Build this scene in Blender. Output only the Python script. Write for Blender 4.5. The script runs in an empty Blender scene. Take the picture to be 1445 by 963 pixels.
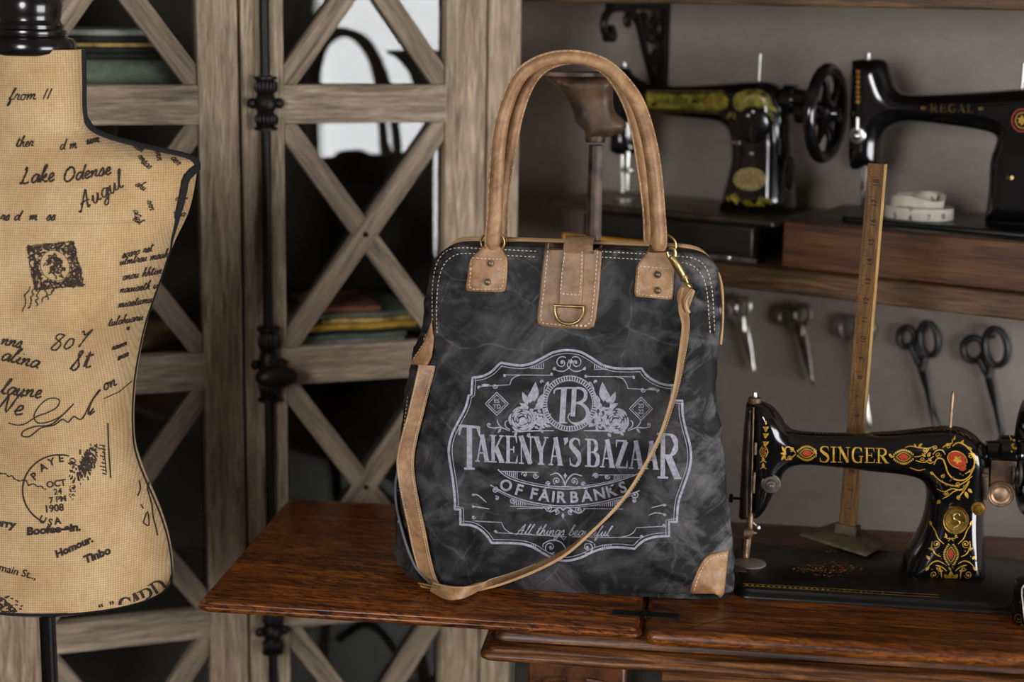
import bpy, bmesh, math, random
import numpy as np
from mathutils import Vector, Matrix, noise
from mathutils.bvhtree import BVHTree
from mathutils.geometry import delaunay_2d_cdt, tessellate_polygon

random.seed(7)
SC = bpy.context.scene
COL = SC.collection
R = math.radians

# ------------------------------------------------------------------ camera
W, H, F = 1445., 963., 2330.
PITCH, ROLL, CAMZ = R(11.8), R(1.0), 1.46
CAM = Vector((0, 0, CAMZ))
CM = Matrix.Rotation(math.pi/2 - PITCH, 3, 'X') @ Matrix.Rotation(ROLL, 3, 'Z')
def ray(x, y):
    return CM @ Vector(((x - W/2)/F, -(y - H/2)/F, -1.0))
def atY(x, y, d):                       # sight line meets the upright plane Y = d
    v = ray(x, y); return CAM + v*(d/v.y)
def atZ(x, y, z):                       # sight line meets the level plane Z = z
    v = ray(x, y); return CAM + v*((z - CAMZ)/v.z)
def atP(x, y, p0, n):                   # sight line meets a plane
    v = ray(x, y); return CAM + v*((Vector(p0) - CAM).dot(n)/v.dot(n))
cam = bpy.data.cameras.new('camera'); cam_o = bpy.data.objects.new('camera', cam); COL.objects.link(cam_o)
cam.sensor_width = 36; cam.lens = 36*F/W
cam_o.matrix_world = Matrix.Translation(CAM) @ CM.to_4x4()
cam.clip_start = .05
cam.dof.use_dof = True; cam.dof.focus_distance = 1.955; cam.dof.aperture_fstop = 2.8
SC.camera = cam_o
SC.view_settings.view_transform = 'Standard'; SC.view_settings.look = 'None'
SC.view_settings.exposure = .38; SC.view_settings.gamma = 1; SC.view_settings.use_curve_mapping = False
SC.cycles.use_denoising = True
SC.cycles.max_bounces = 8; SC.cycles.transparent_max_bounces = 12
SC.cycles.sample_clamp_indirect = 6

# ------------------------------------------------------------------ object helpers
def link(o): COL.objects.link(o); return o
def tag(o, label=None, cat=None, group=None, kind=None):
    for k, v in (('label', label), ('category', cat), ('group', group), ('kind', kind)):
        if v: o[k] = v
    return o
def thing(name, label, cat, loc, group=None):
    o = bpy.data.objects.new(name, None); link(o)
    o.location = loc; o.empty_display_size = .03
    return tag(o, label, cat, group)
def adopt(o, parent):
    if parent:
        bpy.context.view_layer.update()
        o.parent = parent
        o.matrix_parent_inverse = parent.matrix_world.inverted()

class MB:
    """collects vertices and faces; build() links ONE mesh object"""
    def __init__(s): s.v = []; s.f = []; s.m = []; s.sm = []
    def add(s, v, f, mi=0, smooth=True):
        b = len(s.v); s.v += [tuple(p) for p in v]
        for q in f:
            s.f.append(tuple(b + i for i in q)); s.m.append(mi); s.sm.append(smooth)
        return s
    def box(s, fr, x0, x1, y0, y1, z0, z1, mi=0):
        o, ax, ay, az = fr
        c = [o + ax*x + ay*y + az*z for z in (z0, z1) for y in (y0, y1) for x in (x0, x1)]
        return s.add(c, [(0,2,3,1), (4,5,7,6), (0,1,5,4), (2,6,7,3), (0,4,6,2), (1,3,7,5)], mi, False)
    def tube(s, pts, rad, seg=10, mi=0, caps=True, squash=None):
        pts = [Vector(p) for p in pts]; n = len(pts)
        if not hasattr(rad, '__len__'): rad = [rad]*n
        t0 = (pts[1] - pts[0]).normalized()
        up = Vector((0,0,1)) if abs(t0.z) < .9 else Vector((0,1,0))
        nx = t0.cross(up).normalized(); V = []
        for i, p in enumerate(pts):
            t = (pts[min(i+1, n-1)] - pts[max(i-1, 0)]).normalized()
            nx = (nx - t*nx.dot(t)).normalized(); ny = t.cross(nx)
            for k in range(seg):
                a = 2*math.pi*k/seg
                V.append(p + (nx*math.cos(a) + ny*math.sin(a))*rad[i])
        Fc = []
        for i in range(n-1):
            for k in range(seg):
                Fc.append((i*seg+k, i*seg+(k+1)%seg, (i+1)*seg+(k+1)%seg, (i+1)*seg+k))
        if caps: Fc += [tuple(range(seg))[::-1], tuple((n-1)*seg+k for k in range(seg))]
        return s.add(V, Fc, mi)
    def ring(s, c, ax, ay, ra, rb, r, n=28, seg=8, mi=0, a0=0, a1=2*math.pi):
        closed = abs(a1-a0) > 6.28
        P = [c + ax*(ra*math.cos(a0+(a1-a0)*i/n)) + ay*(rb*math.sin(a0+(a1-a0)*i/n)) for i in range(n if closed else n+1)]
        if closed:
            az = ax.cross(ay).normalized(); V = []
            for i, p in enumerate(P):
                a = 2*math.pi*i/n
                nr = (ax*(math.cos(a)*rb) + ay*(math.sin(a)*ra)).normalized()
                for k in range(seg):
                    b = 2*math.pi*k/seg; V.append(p + nr*(r*math.cos(b)) + az*(r*math.sin(b)))
            Fc = [(i*seg+k, ((i+1)%n)*seg+k, ((i+1)%n)*seg+(k+1)%seg, i*seg+(k+1)%seg) for i in range(n) for k in range(seg)]
            return s.add(V, Fc, mi)
        return s.tube(P, r, seg, mi)
    def lathe(s, c, axis, prof, seg=28, mi=0, sx=1., ref=None):
        axis = Vector(axis).normalized()
        u = (ref - axis*ref.dot(axis)).normalized() if ref else axis.orthogonal().normalized()
        w = axis.cross(u); V = []
        for (r, h) in prof:
            for k in range(seg):
                a = 2*math.pi*k/seg
                V.append(c + axis*h + u*(r*sx*math.cos(a)) + w*(r*math.sin(a)))
        n = len(prof)
        Fc = [(i*seg+k, i*seg+(k+1)%seg, (i+1)*seg+(k+1)%seg, (i+1)*seg+k) for i in range(n-1) for k in range(seg)]
        Fc += [tuple(range(seg))[::-1], tuple((n-1)*seg+k for k in range(seg))]
        return s.add(V, Fc, mi)
    def build(s, name, mats, parent=None, bevel=0, sharp=40, seg=2, flat=False):
        used = sorted({i for f in s.f for i in f}); mp = {o: n for n, o in enumerate(used)}
        s.v = [s.v[i] for i in used]; s.f = [tuple(mp[i] for i in f) for f in s.f]
        me = bpy.data.meshes.new(name); me.from_pydata(s.v, [], s.f)
        for m in (mats if isinstance(mats, (list, tuple)) else [mats]): me.materials.append(m)
        me.polygons.foreach_set('material_index', s.m)
        me.polygons.foreach_set('use_smooth', [True]*len(s.f) if not flat else [False]*len(s.f))
        me.update()
        bm = bmesh.new(); bm.from_mesh(me); bmesh.ops.recalc_face_normals(bm, faces=bm.faces); bm.to_mesh(me); bm.free()
        if not flat: me.set_sharp_from_angle(angle=R(sharp))
        o = bpy.data.objects.new(name, me); link(o)
        if bevel:
            b = o.modifiers.new('bevel', 'BEVEL'); b.width = bevel; b.segments = seg; b.limit_method = 'ANGLE'; b.angle_limit = R(35)
            b.harden_normals = False
        adopt(o, parent)
        return o

def cr(pts, per=8, closed=False):
    """Catmull-Rom through points of any dimension"""
    P = [np.array(p, float) for p in pts]; n = len(P); out = []
    rng = n if closed else n-1
    for i in range(rng):
        if closed: a, b, c, d = P[(i-1)%n], P[i], P[(i+1)%n], P[(i+2)%n]
        else: a, b, c, d = P[max(i-1,0)], P[i], P[i+1], P[min(i+2,n-1)]
        for k in range(per):
            t = k/per
            out.append(.5*((2*b) + (c-a)*t + (2*a-5*b+4*c-d)*t*t + (3*b-a-3*c+d)*t**3))
    if not closed: out.append(P[-1])
    return out
def resample(poly, step, closed=True):
    P = [np.array(p, float) for p in poly]; out = []
    n = len(P)
    for i in range(n if closed else n-1):
        a, b = P[i], P[(i+1)%n]; L = np.linalg.norm(b-a); k = max(1, int(round(L/step)))
        for j in range(k): out.append(a + (b-a)*j/k)
    if not closed: out.append(P[-1])
    return out
def seg_dist(Q, poly):
    Q = np.asarray(Q, float); P = np.asarray(poly, float); N = np.roll(P, -1, 0)
    best = np.full(len(Q), 1e9)
    for a, b in zip(P, N):
        ab = b-a; L = ab.dot(ab)
        if L < 1e-12: continue
        t = np.clip(((Q-a) @ ab)/L, 0, 1)
        d = np.linalg.norm(Q - (a + t[:,None]*ab), axis=1); best = np.minimum(best, d)
    return best
def inside(Q, poly):
    Q = np.asarray(Q, float); P = np.asarray(poly, float); N = np.roll(P, -1, 0)
    c = np.zeros(len(Q), bool)
    for a, b in zip(P, N):
        if a[1] == b[1]: continue
        cond = ((a[1] > Q[:,1]) != (b[1] > Q[:,1])) & (Q[:,0] < (b[0]-a[0])*(Q[:,1]-a[1])/(b[1]-a[1]) + a[0])
        c ^= cond
    return c
def mesh2d(poly, step, extra=(1.2, 3.)):
    """triangulated grid inside a 2-D outline: points, triangles, n of boundary points"""
    B = resample(poly, step); B = np.array(B); nb = len(B)
    x0, y0 = B.min(0); x1, y1 = B.max(0)
    gx, gy = np.meshgrid(np.arange(x0, x1, step), np.arange(y0, y1, step)); G = np.c_[gx.ravel(), gy.ravel()]
    G[::2, 0] += .01*step
    if len(G): G = G[inside(G, B)]
    if len(G): G = G[seg_dist(G, B) > (max(extra)*1.25 if extra else .6*step)]
    T = np.roll(B, -1, 0) - np.roll(B, 1, 0); T /= (np.linalg.norm(T, axis=1)[:,None] + 1e-9); Nn = np.c_[-T[:,1], T[:,0]]
    ex = []
    for d in extra:
        for sgn in (1, -1):
            E = B + Nn*d*sgn; ok = inside(E, B)
            E = E[ok]
            if len(E): ex.append(E[seg_dist(E, B) > d*.8])
    A = np.vstack([B] + ex + ([G] if len(G) else []))
    r = delaunay_2d_cdt([Vector(p) for p in A], [(i, (i+1) % nb) for i in range(nb)], [], 1, 1e-6)
    P = np.array([tuple(v) for v in r[0]]); tris = [tuple(f) for f in r[2]]
    return P, tris, B
def inflate(mb, poly, plane, nrm, T, r, step=4., mi=0, power=.5):
    """solid with this outline: thickness swells from the edge inwards. T number or f(x,y) in metres"""
    P, tris, B = mesh2d(poly, step)
    d = seg_dist(P, B)
    q = np.clip(d/r, 0, 1); h = (1-(1-q)**2)**power; edge = d < 1e-3
    Fv, Bv = [], []
    for i, (x, y) in enumerate(P):
        p = plane(x, y); t = (T(x, y) if callable(T) else T)*(0 if edge[i] else h[i])
        Fv.append(p - nrm*t); Bv.append(p + nrm*t)
    n = len(P); V = Fv + Bv; Fc = []
    for t in tris:
        Fc.append(t); Fc.append(tuple((i if edge[i] else i+n) for i in t)[::-1])
    return mb.add(V, Fc, mi)
def bvh_of(o):
    bpy.context.view_layer.update()
    me = o.data; M = o.matrix_world
    return BVHTree.FromPolygons([M @ v.co for v in me.vertices], [tuple(p.vertices) for p in me.polygons])
def hitter(bvhs, fallback, off):
    """(px,py) -> point lying off metres in front of the first surface met along the sight line"""
    def f(x, y):
        v = ray(x, y).normalized(); best = None
        for b in bvhs:
            loc, n, i, d = b.ray_cast(CAM, v)
            if loc is not None and (best is None or d < best[2]):
                if n.dot(v) > 0: n = -n
                best = (loc, n, d)
        if best is None:
            p = fallback(x, y); return p - v*off if p is not None else None
        n = (best[1]*.8 - v*.6).normalized()
        return best[0] + n*off
    return f
def ribbon(mb, pts, w, hit, mi=0, step=4.):
    """flat printed line along picture-plane points wrapped onto a surface; w = width or list"""
    P = [np.array(p, float) for p in pts]
    ws = list(w) if hasattr(w, '__len__') else [w]*len(P)
    Q, Wd = [], []
    for i in range(len(P)-1):
        L = np.linalg.norm(P[i+1]-P[i]); k = max(1, int(L/step))
        for j in range(k):
            Q.append(P[i]+(P[i+1]-P[i])*j/k); Wd.append(ws[i]+(ws[i+1]-ws[i])*j/k)
    Q.append(P[-1]); Wd.append(ws[-1])
    V, ok = [], []
    for i, q in enumerate(Q):
        t = Q[min(i+1, len(Q)-1)] - Q[max(i-1, 0)]; L = np.linalg.norm(t)
        t = t/L if L > 1e-9 else np.array([1., 0]); n = np.array([-t[1], t[0]])*Wd[i]/2
        a, b = hit(*(q+n)), hit(*(q-n)); ok.append(a is not None and b is not None)
        V += [a or Vector(), b or Vector()]
    Fc = [(2*i, 2*i+1, 2*i+3, 2*i+2) for i in range(len(Q)-1) if ok[i] and ok[i+1]]
    mb.add(V, Fc, mi)
def blot(mb, poly, hit, mi=0, step=6.):
    P, tris, B = mesh2d(poly, step, ())
    V = [hit(x, y) for x, y in P]
    mb.add([v or Vector() for v in V], [t for t in tris if all(V[i] is not None for i in t)], mi)
def disc(cx, cy, rx, ry=None, n=14, rot=0):
    ry = ry or rx; c, s = math.cos(rot), math.sin(rot)
    return [(cx + rx*math.cos(2*math.pi*i/n)*c - ry*math.sin(2*math.pi*i/n)*s,
             cy + rx*math.cos(2*math.pi*i/n)*s + ry*math.sin(2*math.pi*i/n)*c) for i in range(n)]
def leaf(x0, y0, x1, y1, w, n=7):
    d = np.array([x1-x0, y1-y0], float); L = np.linalg.norm(d)+1e-9; d /= L; m = np.array([-d[1], d[0]])
    A = [np.array([x0,y0]) + d*L*i/n + m*w/2*math.sin(math.pi*(i/n)**.8) for i in range(n+1)]
    B = [np.array([x0,y0]) + d*L*i/n - m*w/2*math.sin(math.pi*(i/n)**.8) for i in range(n-1, 0, -1)]
    return A + B
def spiral(cx, cy, r0, r1, a0, turns, n=22):
    return [(cx + (r0+(r1-r0)*i/n)*math.cos(a0+turns*2*math.pi*i/n), cy + (r0+(r1-r0)*i/n)*math.sin(a0+turns*2*math.pi*i/n)) for i in range(n+1)]
def arc(cx, cy, rx, ry, a0, a1, n=14):
    return [(cx + rx*math.cos(R(a0+(a1-a0)*i/n)), cy + ry*math.sin(R(a0+(a1-a0)*i/n))) for i in range(n+1)]
def stitches(mb, pts, hit, mi, dash=4.2, gap=3.2, w=1.3):
    P = resample(pts, .25, False); i = 0; k = int(dash*.82*4); g = int((dash+gap)*.82*4)
    while i + k < len(P):
        ribbon(mb, [P[i], P[i+k]], w*.85, hit, mi, 9.); i += g
def patch(mb, poly, hit0, nrm, t, step=6., mi=0, soft=3.):
    """solid leather patch lying on a surface"""
    P, tris, B = mesh2d(poly, step, (1.2, 3.))
    d = seg_dist(P, B); V0, V1 = [], []
    for i, (x, y) in enumerate(P):
        p = hit0(x, y); q = min(1, d[i]/soft); V0.append(p + nrm*.003); V1.append(p - nrm*((t(x, y) if callable(t) else t)*(.55+.45*math.sqrt(1-(1-q)**2))))
    n = len(P); Fc = list(tris) + [tuple(i+n for i in t)[::-1] for t in tris]
    nb = len(B); idx = {}
    for i, p in enumerate(P): idx[(round(p[0],3), round(p[1],3))] = i
    ring_i = [idx.get((round(b[0],3), round(b[1],3))) for b in B]
    for i in range(nb):
        a, b = ring_i[i], ring_i[(i+1) % nb]
        if a is not None and b is not None: Fc.append((a, b, b+n, a+n))
    mb.add(V1 + V0, Fc, mi)
def strap(mb, cent, wid, th, mi=0, mi_edge=None):
    """flat band: centre points, half-width vectors, thickness"""
    n = len(cent); V = []
    for i in range(n):
        t = (cent[min(i+1,n-1)] - cent[max(i-1,0)]).normalized()
        nn = t.cross(wid[i]).normalized()*(th/2)
        V += [cent[i]-wid[i]-nn, cent[i]+wid[i]-nn, cent[i]+wid[i]+nn, cent[i]-wid[i]+nn]
    for k in range(4):
        Fc = [(4*i+k, 4*i+(k+1)%4, 4*i+4+(k+1)%4, 4*i+4+k) for i in range(n-1)]
        mb.add(V, Fc, mi if (mi_edge is None or k in (0, 2)) else mi_edge)
    mb.add(V[:4], [(0,1,2,3)], mi); mb.add(V[-4:], [(0,1,2,3)], mi)

_fc = {}
def glyph_mesh(txt, shear=0., bold=0.):
    """2-D triangles of a line of plain sans lettering, cap height about .73"""
    k = (txt, shear, bold)
    if k not in _fc:
        cu = bpy.data.curves.new('lettering', 'FONT'); cu.body = txt; cu.shear = shear; cu.offset = bold; cu.resolution_u = 3
        o = bpy.data.objects.new('lettering', cu); link(o); bpy.context.view_layer.update()
        me = o.to_mesh(); me.calc_loop_triangles()
        _fc[k] = ([(v.co.x, v.co.y) for v in me.vertices], [tuple(t.vertices) for t in me.loop_triangles])
        o.to_mesh_clear(); bpy.data.objects.remove(o); bpy.data.curves.remove(cu)
    return _fc[k]
def sans(mb, txt, fn, mi=0, shear=0., bold=0., center=True):
    """fn maps text units to a surface point"""
    P, T = glyph_mesh(txt, shear, bold)
    if not P: return
    xs = [p[0] for p in P]; m = (min(xs)+max(xs))/2 if center else 0
    V = [fn(x-m, y) for x, y in P]
    mb.add([v or Vector() for v in V], [t for t in T if all(V[i] is not None for i in t)], mi)
# ------------------------------------------------------------------ lettering drawn as strokes
TK, TN, SF = .135, .05, .05
def _sf(x, y, l): return ([(x-l/2, y), (x+l/2, y)], SF)
SERIF = {
 'T': (.62, [([(.31,0),(.31,.98)], TK), ([(.03,.97),(.59,.97)], .06), ([(.05,.98),(.0,.76)], [.09,.02]), ([(.57,.98),(.62,.76)], [.09,.02]), _sf(.31,.025,.32)]),
 'A': (.62, [([(.1,.02),(.3,.98)], TN), ([(.3,1.),(.53,.02)], .14), ([(.17,.33),(.44,.33)], TN), _sf(.1,.025,.2), _sf(.52,.025,.26)]),
 'K': (.64, [([(.15,0),(.15,1)], TK), ([(.54,.97),(.2,.42)], TN), ([(.27,.56),(.55,.02)], .13), _sf(.15,.025,.3), _sf(.15,.975,.3), _sf(.53,.025,.24), _sf(.53,.975,.22)]),
 'E': (.58, [([(.15,0),(.15,1)], TK), ([(.02,.972),(.52,.972)], SF), ([(.15,.5),(.4,.5)], TN), ([(.02,.028),(.54,.028)], SF), ([(.5,.98),(.53,.74)], [.07,.02]), ([(.52,.02),(.56,.28)], [.08,.02]), ([(.4,.62),(.4,.38)], [.05,.05])]),
 'N': (.66, [([(.13,0),(.13,1)], TN), ([(.1,1),(.53,.02)], .14), ([(.54,.0),(.54,1)], TN), _sf(.13,.025,.22), _sf(.1,.975,.2), _sf(.54,.975,.22)]),
 'Y': (.62, [([(.1,.98),(.32,.44)], .13), ([(.54,.98),(.33,.44)], TN), ([(.32,.46),(.32,0)], TK), _sf(.32,.025,.3), _sf(.1,.975,.26), _sf(.54,.975,.2)]),
 "'": (.22, [([(.11,1.),(.13,.88),(.07,.74)], [.15,.13,.02])]),
 'S': (.54, [(cr([(.47,.8),(.44,.93),(.28,.985),(.12,.9),(.1,.74),(.26,.57),(.42,.42),(.47,.22),(.36,.04),(.2,.02),(.08,.1),(.05,.26)], 4), None, [.03,.05,.05,.09,.12,.14,.14,.12,.08,.05,.05,.03]), ([(.46,.98),(.48,.74)], [.04,.02]), ([(.05,.3),(.07,.02)], [.02,.05])]),
 'B': (.6, [([(.15,0),(.15,1)], TK), (cr([(.15,.972),(.36,.96),(.46,.84),(.46,.66),(.36,.54),(.15,.53)],4), None, [.05,.05,.11,.12,.05,.05]), (cr([(.15,.53),(.38,.51),(.52,.38),(.52,.16),(.4,.03),(.15,.03)],4), None, [.05,.05,.12,.13,.05,.05]), _sf(.08,.975,.2), _sf(.08,.025,.2)]),
 'Z': (.56, [([(.05,.97),(.5,.97)], .06), ([(.47,.95),(.08,.04)], .13), ([(.05,.03),(.52,.03)], .06), ([(.07,.98),(.05,.74)], [.07,.02]), ([(.5,.02),(.53,.28)], [.08,.02])]),
 'R': (.66, [([(.15,0),(.15,1)], TK), (cr([(.15,.972),(.38,.96),(.5,.84),(.5,.66),(.38,.52),(.15,.51)],4), None, [.05,.05,.11,.12,.05,.05]), ([(.3,.5),(.56,.02)], .13), _sf(.15,.025,.3), _sf(.08,.975,.2), _sf(.58,.025,.2)]),
 'I': (.34, [([(.17,0),(.17,1)], TK), _sf(.17,.025,.3), _sf(.17,.975,.3)]),
 'G': (.64, [(cr([(.54,.78),(.48,.93),(.34,.985),(.16,.88),(.09,.5),(.16,.14),(.34,.02),(.5,.08),(.54,.2)],4), None, [.03,.05,.06,.11,.14,.11,.06,.05,.05]), ([(.52,0),(.52,.42)], .12), _sf(.52,.42,.24), ([(.53,.98),(.55,.72)], [.04,.02])]),
 'L': (.56, [([(.16,0),(.16,1)], TK), _sf(.16,.975,.3), ([(.02,.028),(.5,.028)], SF), ([(.49,.02),(.54,.3)], [.09,.02])]),
 'C': (.6, [(cr([(.52,.76),(.46,.92),(.32,.985),(.15,.86),(.09,.5),(.15,.14),(.32,.02),(.48,.1),(.54,.26)],4), None, [.03,.06,.06,.11,.14,.11,.06,.05,.03]), ([(.52,.98),(.53,.72)], [.04,.02])]),
 'D': (.66, [([(.15,0),(.15,1)], TK), (cr([(.1,.972),(.34,.95),(.52,.78),(.56,.5),(.52,.22),(.34,.05),(.1,.028)],4), None, [.05,.05,.1,.14,.1,.05,.05]), _sf(.08,.975,.2), _sf(.08,.025,.2)]),
 ' ': (.3, []),
}
def serif_text(mb, txt, fn, hit, sx=1., wsc=1., mi=0, gap=.03):
    """fn(u,v): text units to picture plane; u from 0 to 1 over the whole line; wsc = picture pixels per width unit"""
    tot = sum(SERIF[c][0]+gap for c in txt); x = 0
    for c in txt:
        adv, st = SERIF[c]
        for s in st:
            if len(s) == 3:
                pts = s[0]; k = len(s[2])-1; per = (len(pts)-1)/k
                w = [np.interp(i/per, range(k+1), s[2]) for i in range(len(pts))]
            else:
                pts, w = s
                w = list(w) if hasattr(w, '__len__') else [w]*len(pts)
            q = [fn((x+p[0])/tot, p[1]) for p in pts]
            # widths: thin horizontals scale with height, uprights with letter width
            ww = []
            for i in range(len(q)):
                a, b = np.array(pts[max(i-1,0)]), np.array(pts[min(i+1,len(pts)-1)]); t = b-a; L = np.hypot(*t)+1e-9
                ww.append(w[i]*wsc*(sx*abs(t[1])/L + 1.*abs(t[0])/L))
            ribbon(mb, q, ww, hit, mi, 5.)
        x += adv + gap
SCRIPT = {
 'a': (.5, [[(.42,.42),(.22,.5),(.06,.28),(.12,.02),(.3,.1),(.43,.48),(.4,.1),(.54,.04)]]),
 'b': (.45, [[(.02,.1),(.2,.7),(.27,1),(.16,.95),(.1,.2),(.2,0),(.38,.16),(.34,.42),(.22,.42)]]),
 'd': (.52, [[(.38,.42),(.2,.5),(.05,.26),(.12,.02),(.28,.08),(.42,.5),(.52,1),(.42,.12),(.56,.04)]]),
 'e': (.4, [[(.02,.14),(.28,.3),(.26,.5),(.12,.44),(.08,.16),(.2,0),(.42,.12)]]),
 'f': (.36, [[(0,.1),(.22,.7),(.3,1),(.18,.92),(.1,.1),(.04,-.4),(.16,-.3),(.18,.05),(.38,.12)]]),
 'g': (.48, [[(.4,.42),(.2,.5),(.06,.28),(.14,.04),(.3,.12),(.42,.48),(.34,-.3),(.18,-.4),(.14,-.22),(.5,.08)]]),
 'h': (.5, [[(0,.1),(.2,.7),(.28,1),(.16,.92),(.08,0)],[(.08,.1),(.22,.44),(.34,.46),(.34,.08),(.52,.06)]]),
 'i': (.3, [[(0,.1),(.16,.46),(.12,.06),(.3,.08)],[(.2,.68),(.22,.72)]]),
 'k': (.48, [[(0,.1),(.2,.7),(.28,1),(.16,.92),(.08,0)],[(.1,.18),(.34,.5),(.3,.28),(.14,.24),(.34,.02),(.5,.08)]]),
 'l': (.32, [[(0,.1),(.2,.7),(.28,1),(.16,.92),(.1,.1),(.32,.08)]]),
 'm': (.72, [[(0,.3),(.1,.48),(.08,0)],[(.08,.1),(.24,.46),(.32,.42),(.3,.02)],[(.3,.1),(.46,.46),(.56,.42),(.54,.06),(.74,.08)]]),
 'n': (.52, [[(0,.3),(.1,.48),(.08,0)],[(.08,.1),(.26,.46),(.36,.42),(.34,.06),(.54,.08)]]),
 'o': (.46, [[(.3,.46),(.1,.42),(.08,.1),(.26,.02),(.38,.26),(.26,.48),(.48,.4)]]),
 'p': (.5, [[(0,.2),(.16,.5),(.04,-.4)],[(.12,.3),(.3,.5),(.4,.3),(.3,.06),(.12,.08)],[(.34,.1),(.52,.08)]]),
 'r': (.42, [[(0,.1),(.14,.54),(.22,.42),(.34,.46),(.26,.1),(.44,.08)]]),
 's': (.38, [[(0,.08),(.2,.54),(.3,.26),(.2,.0),(.04,.06)],[(.22,.02),(.4,.1)]]),
 't': (.34, [[(.02,.1),(.2,.86),(.12,.1),(.34,.08)],[(.02,.62),(.36,.68)]]),
 'u': (.52, [[(0,.2),(.1,.48),(.08,.08),(.24,.04),(.38,.48),(.36,.08),(.54,.08)]]),
 'w': (.64, [[(0,.2),(.1,.48),(.1,.06),(.26,.08),(.32,.46),(.32,.06),(.48,.08),(.54,.48),(.66,.42)]]),
 'y': (.5, [[(0,.2),(.1,.48),(.1,.1),(.26,.08),(.4,.48),(.28,-.36),(.14,-.3),(.5,.1)]]),
 'A': (.8, [[(.0,.1),(.1,0),(.4,.7),(.56,1.),(.54,.5),(.52,.02),(.66,.1)],[(.14,.36),(.34,.42),(.66,.38)]]),
 'C': (.7, [[(.6,.84),(.44,1.),(.16,.7),(.08,.3),(.26,0),(.62,.24)]]),
 'L': (.62, [[(.16,.8),(.22,.98),(.26,.8),(.16,.3),(.1,.02),(.02,.06),(.12,.08),(.3,.0),(.52,.08)]]),
 'N': (.8, [[(.0,.02),(.1,.04),(.24,.9)],[(.24,.96),(.5,.04),(.66,1.),(.8,.9)]]),
 'O': (.8, [[(.46,.98),(.16,.8),(.1,.24),(.36,.0),(.66,.3),(.62,.8),(.36,1.0),(.24,.8)]]),
 'S': (.56, [[(.0,.1),(.34,.7),(.42,.96),(.28,.9),(.3,.5),(.36,.2),(.2,0),(.04,.14)]]),
 'Y': (.7, [[(.08,.9),(.18,.98),(.26,.5),(.6,.98),(.4,.2),(.2,-.5),(.02,-.4),(.3,-.1),(.7,.1)]]),
 '8': (.5, [[(.42,.9),(.2,1.),(.12,.78),(.4,.4),(.3,.02),(.08,.16),(.24,.5),(.46,.9)]]),
 '0': (.5, [[(.4,.5),(.2,.6),(.08,.2),(.2,0),(.38,.2),(.36,.56)]]),
 '7': (.5, [[(.08,.9),(.16,.96),(.24,.7),(.48,1.),(.3,.5),(.16,0)]]),
 '1': (.3, [[(.24,.9),(.14,.02)]]),
 '.': (.2, [[(.08,.04),(.1,.0)]]), ' ': (.4, []),
}
def script_text(mb, txt, x, y, size, ang, w, hit, mi=0, slant=.25, stretch=1.):
    c, s = math.cos(R(ang)), math.sin(R(ang)); u = 0
    for ch in txt:
        adv, st = SCRIPT[ch]
        for pts in st:
            q = [np.array(p) for p in cr(pts, 4)] if len(pts) > 2 else [np.array(p) for p in pts]
            px = [((u+p[0]+slant*p[1])*size*stretch, p[1]*size) for p in q]
            qq = [(x + a*c + b*s, y - b*c + a*s) for a, b in px]
            ws = [w*(.65+.6*abs(math.sin(1.3*i+u*5))) for i in range(len(qq))]
            ribbon(mb, qq, ws, hit, mi, 4.)
        u += adv
def scribble(mb, x0, y0, x1, y1, amp, n, w, hit, mi=0):
    d = np.array([x1-x0, y1-y0], float); L = np.linalg.norm(d); m = np.array([-d[1], d[0]])/L
    P = [np.array([x0, y0]) + d*i/n + m*amp*random.uniform(-1, 1)*(1 if random.random() < .75 else 1.8) for i in range(n+1)]
    q = cr(P, 3); ribbon(mb, q, [w*random.uniform(.5, 1.3) for _ in q], hit, mi, 5.)
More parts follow.
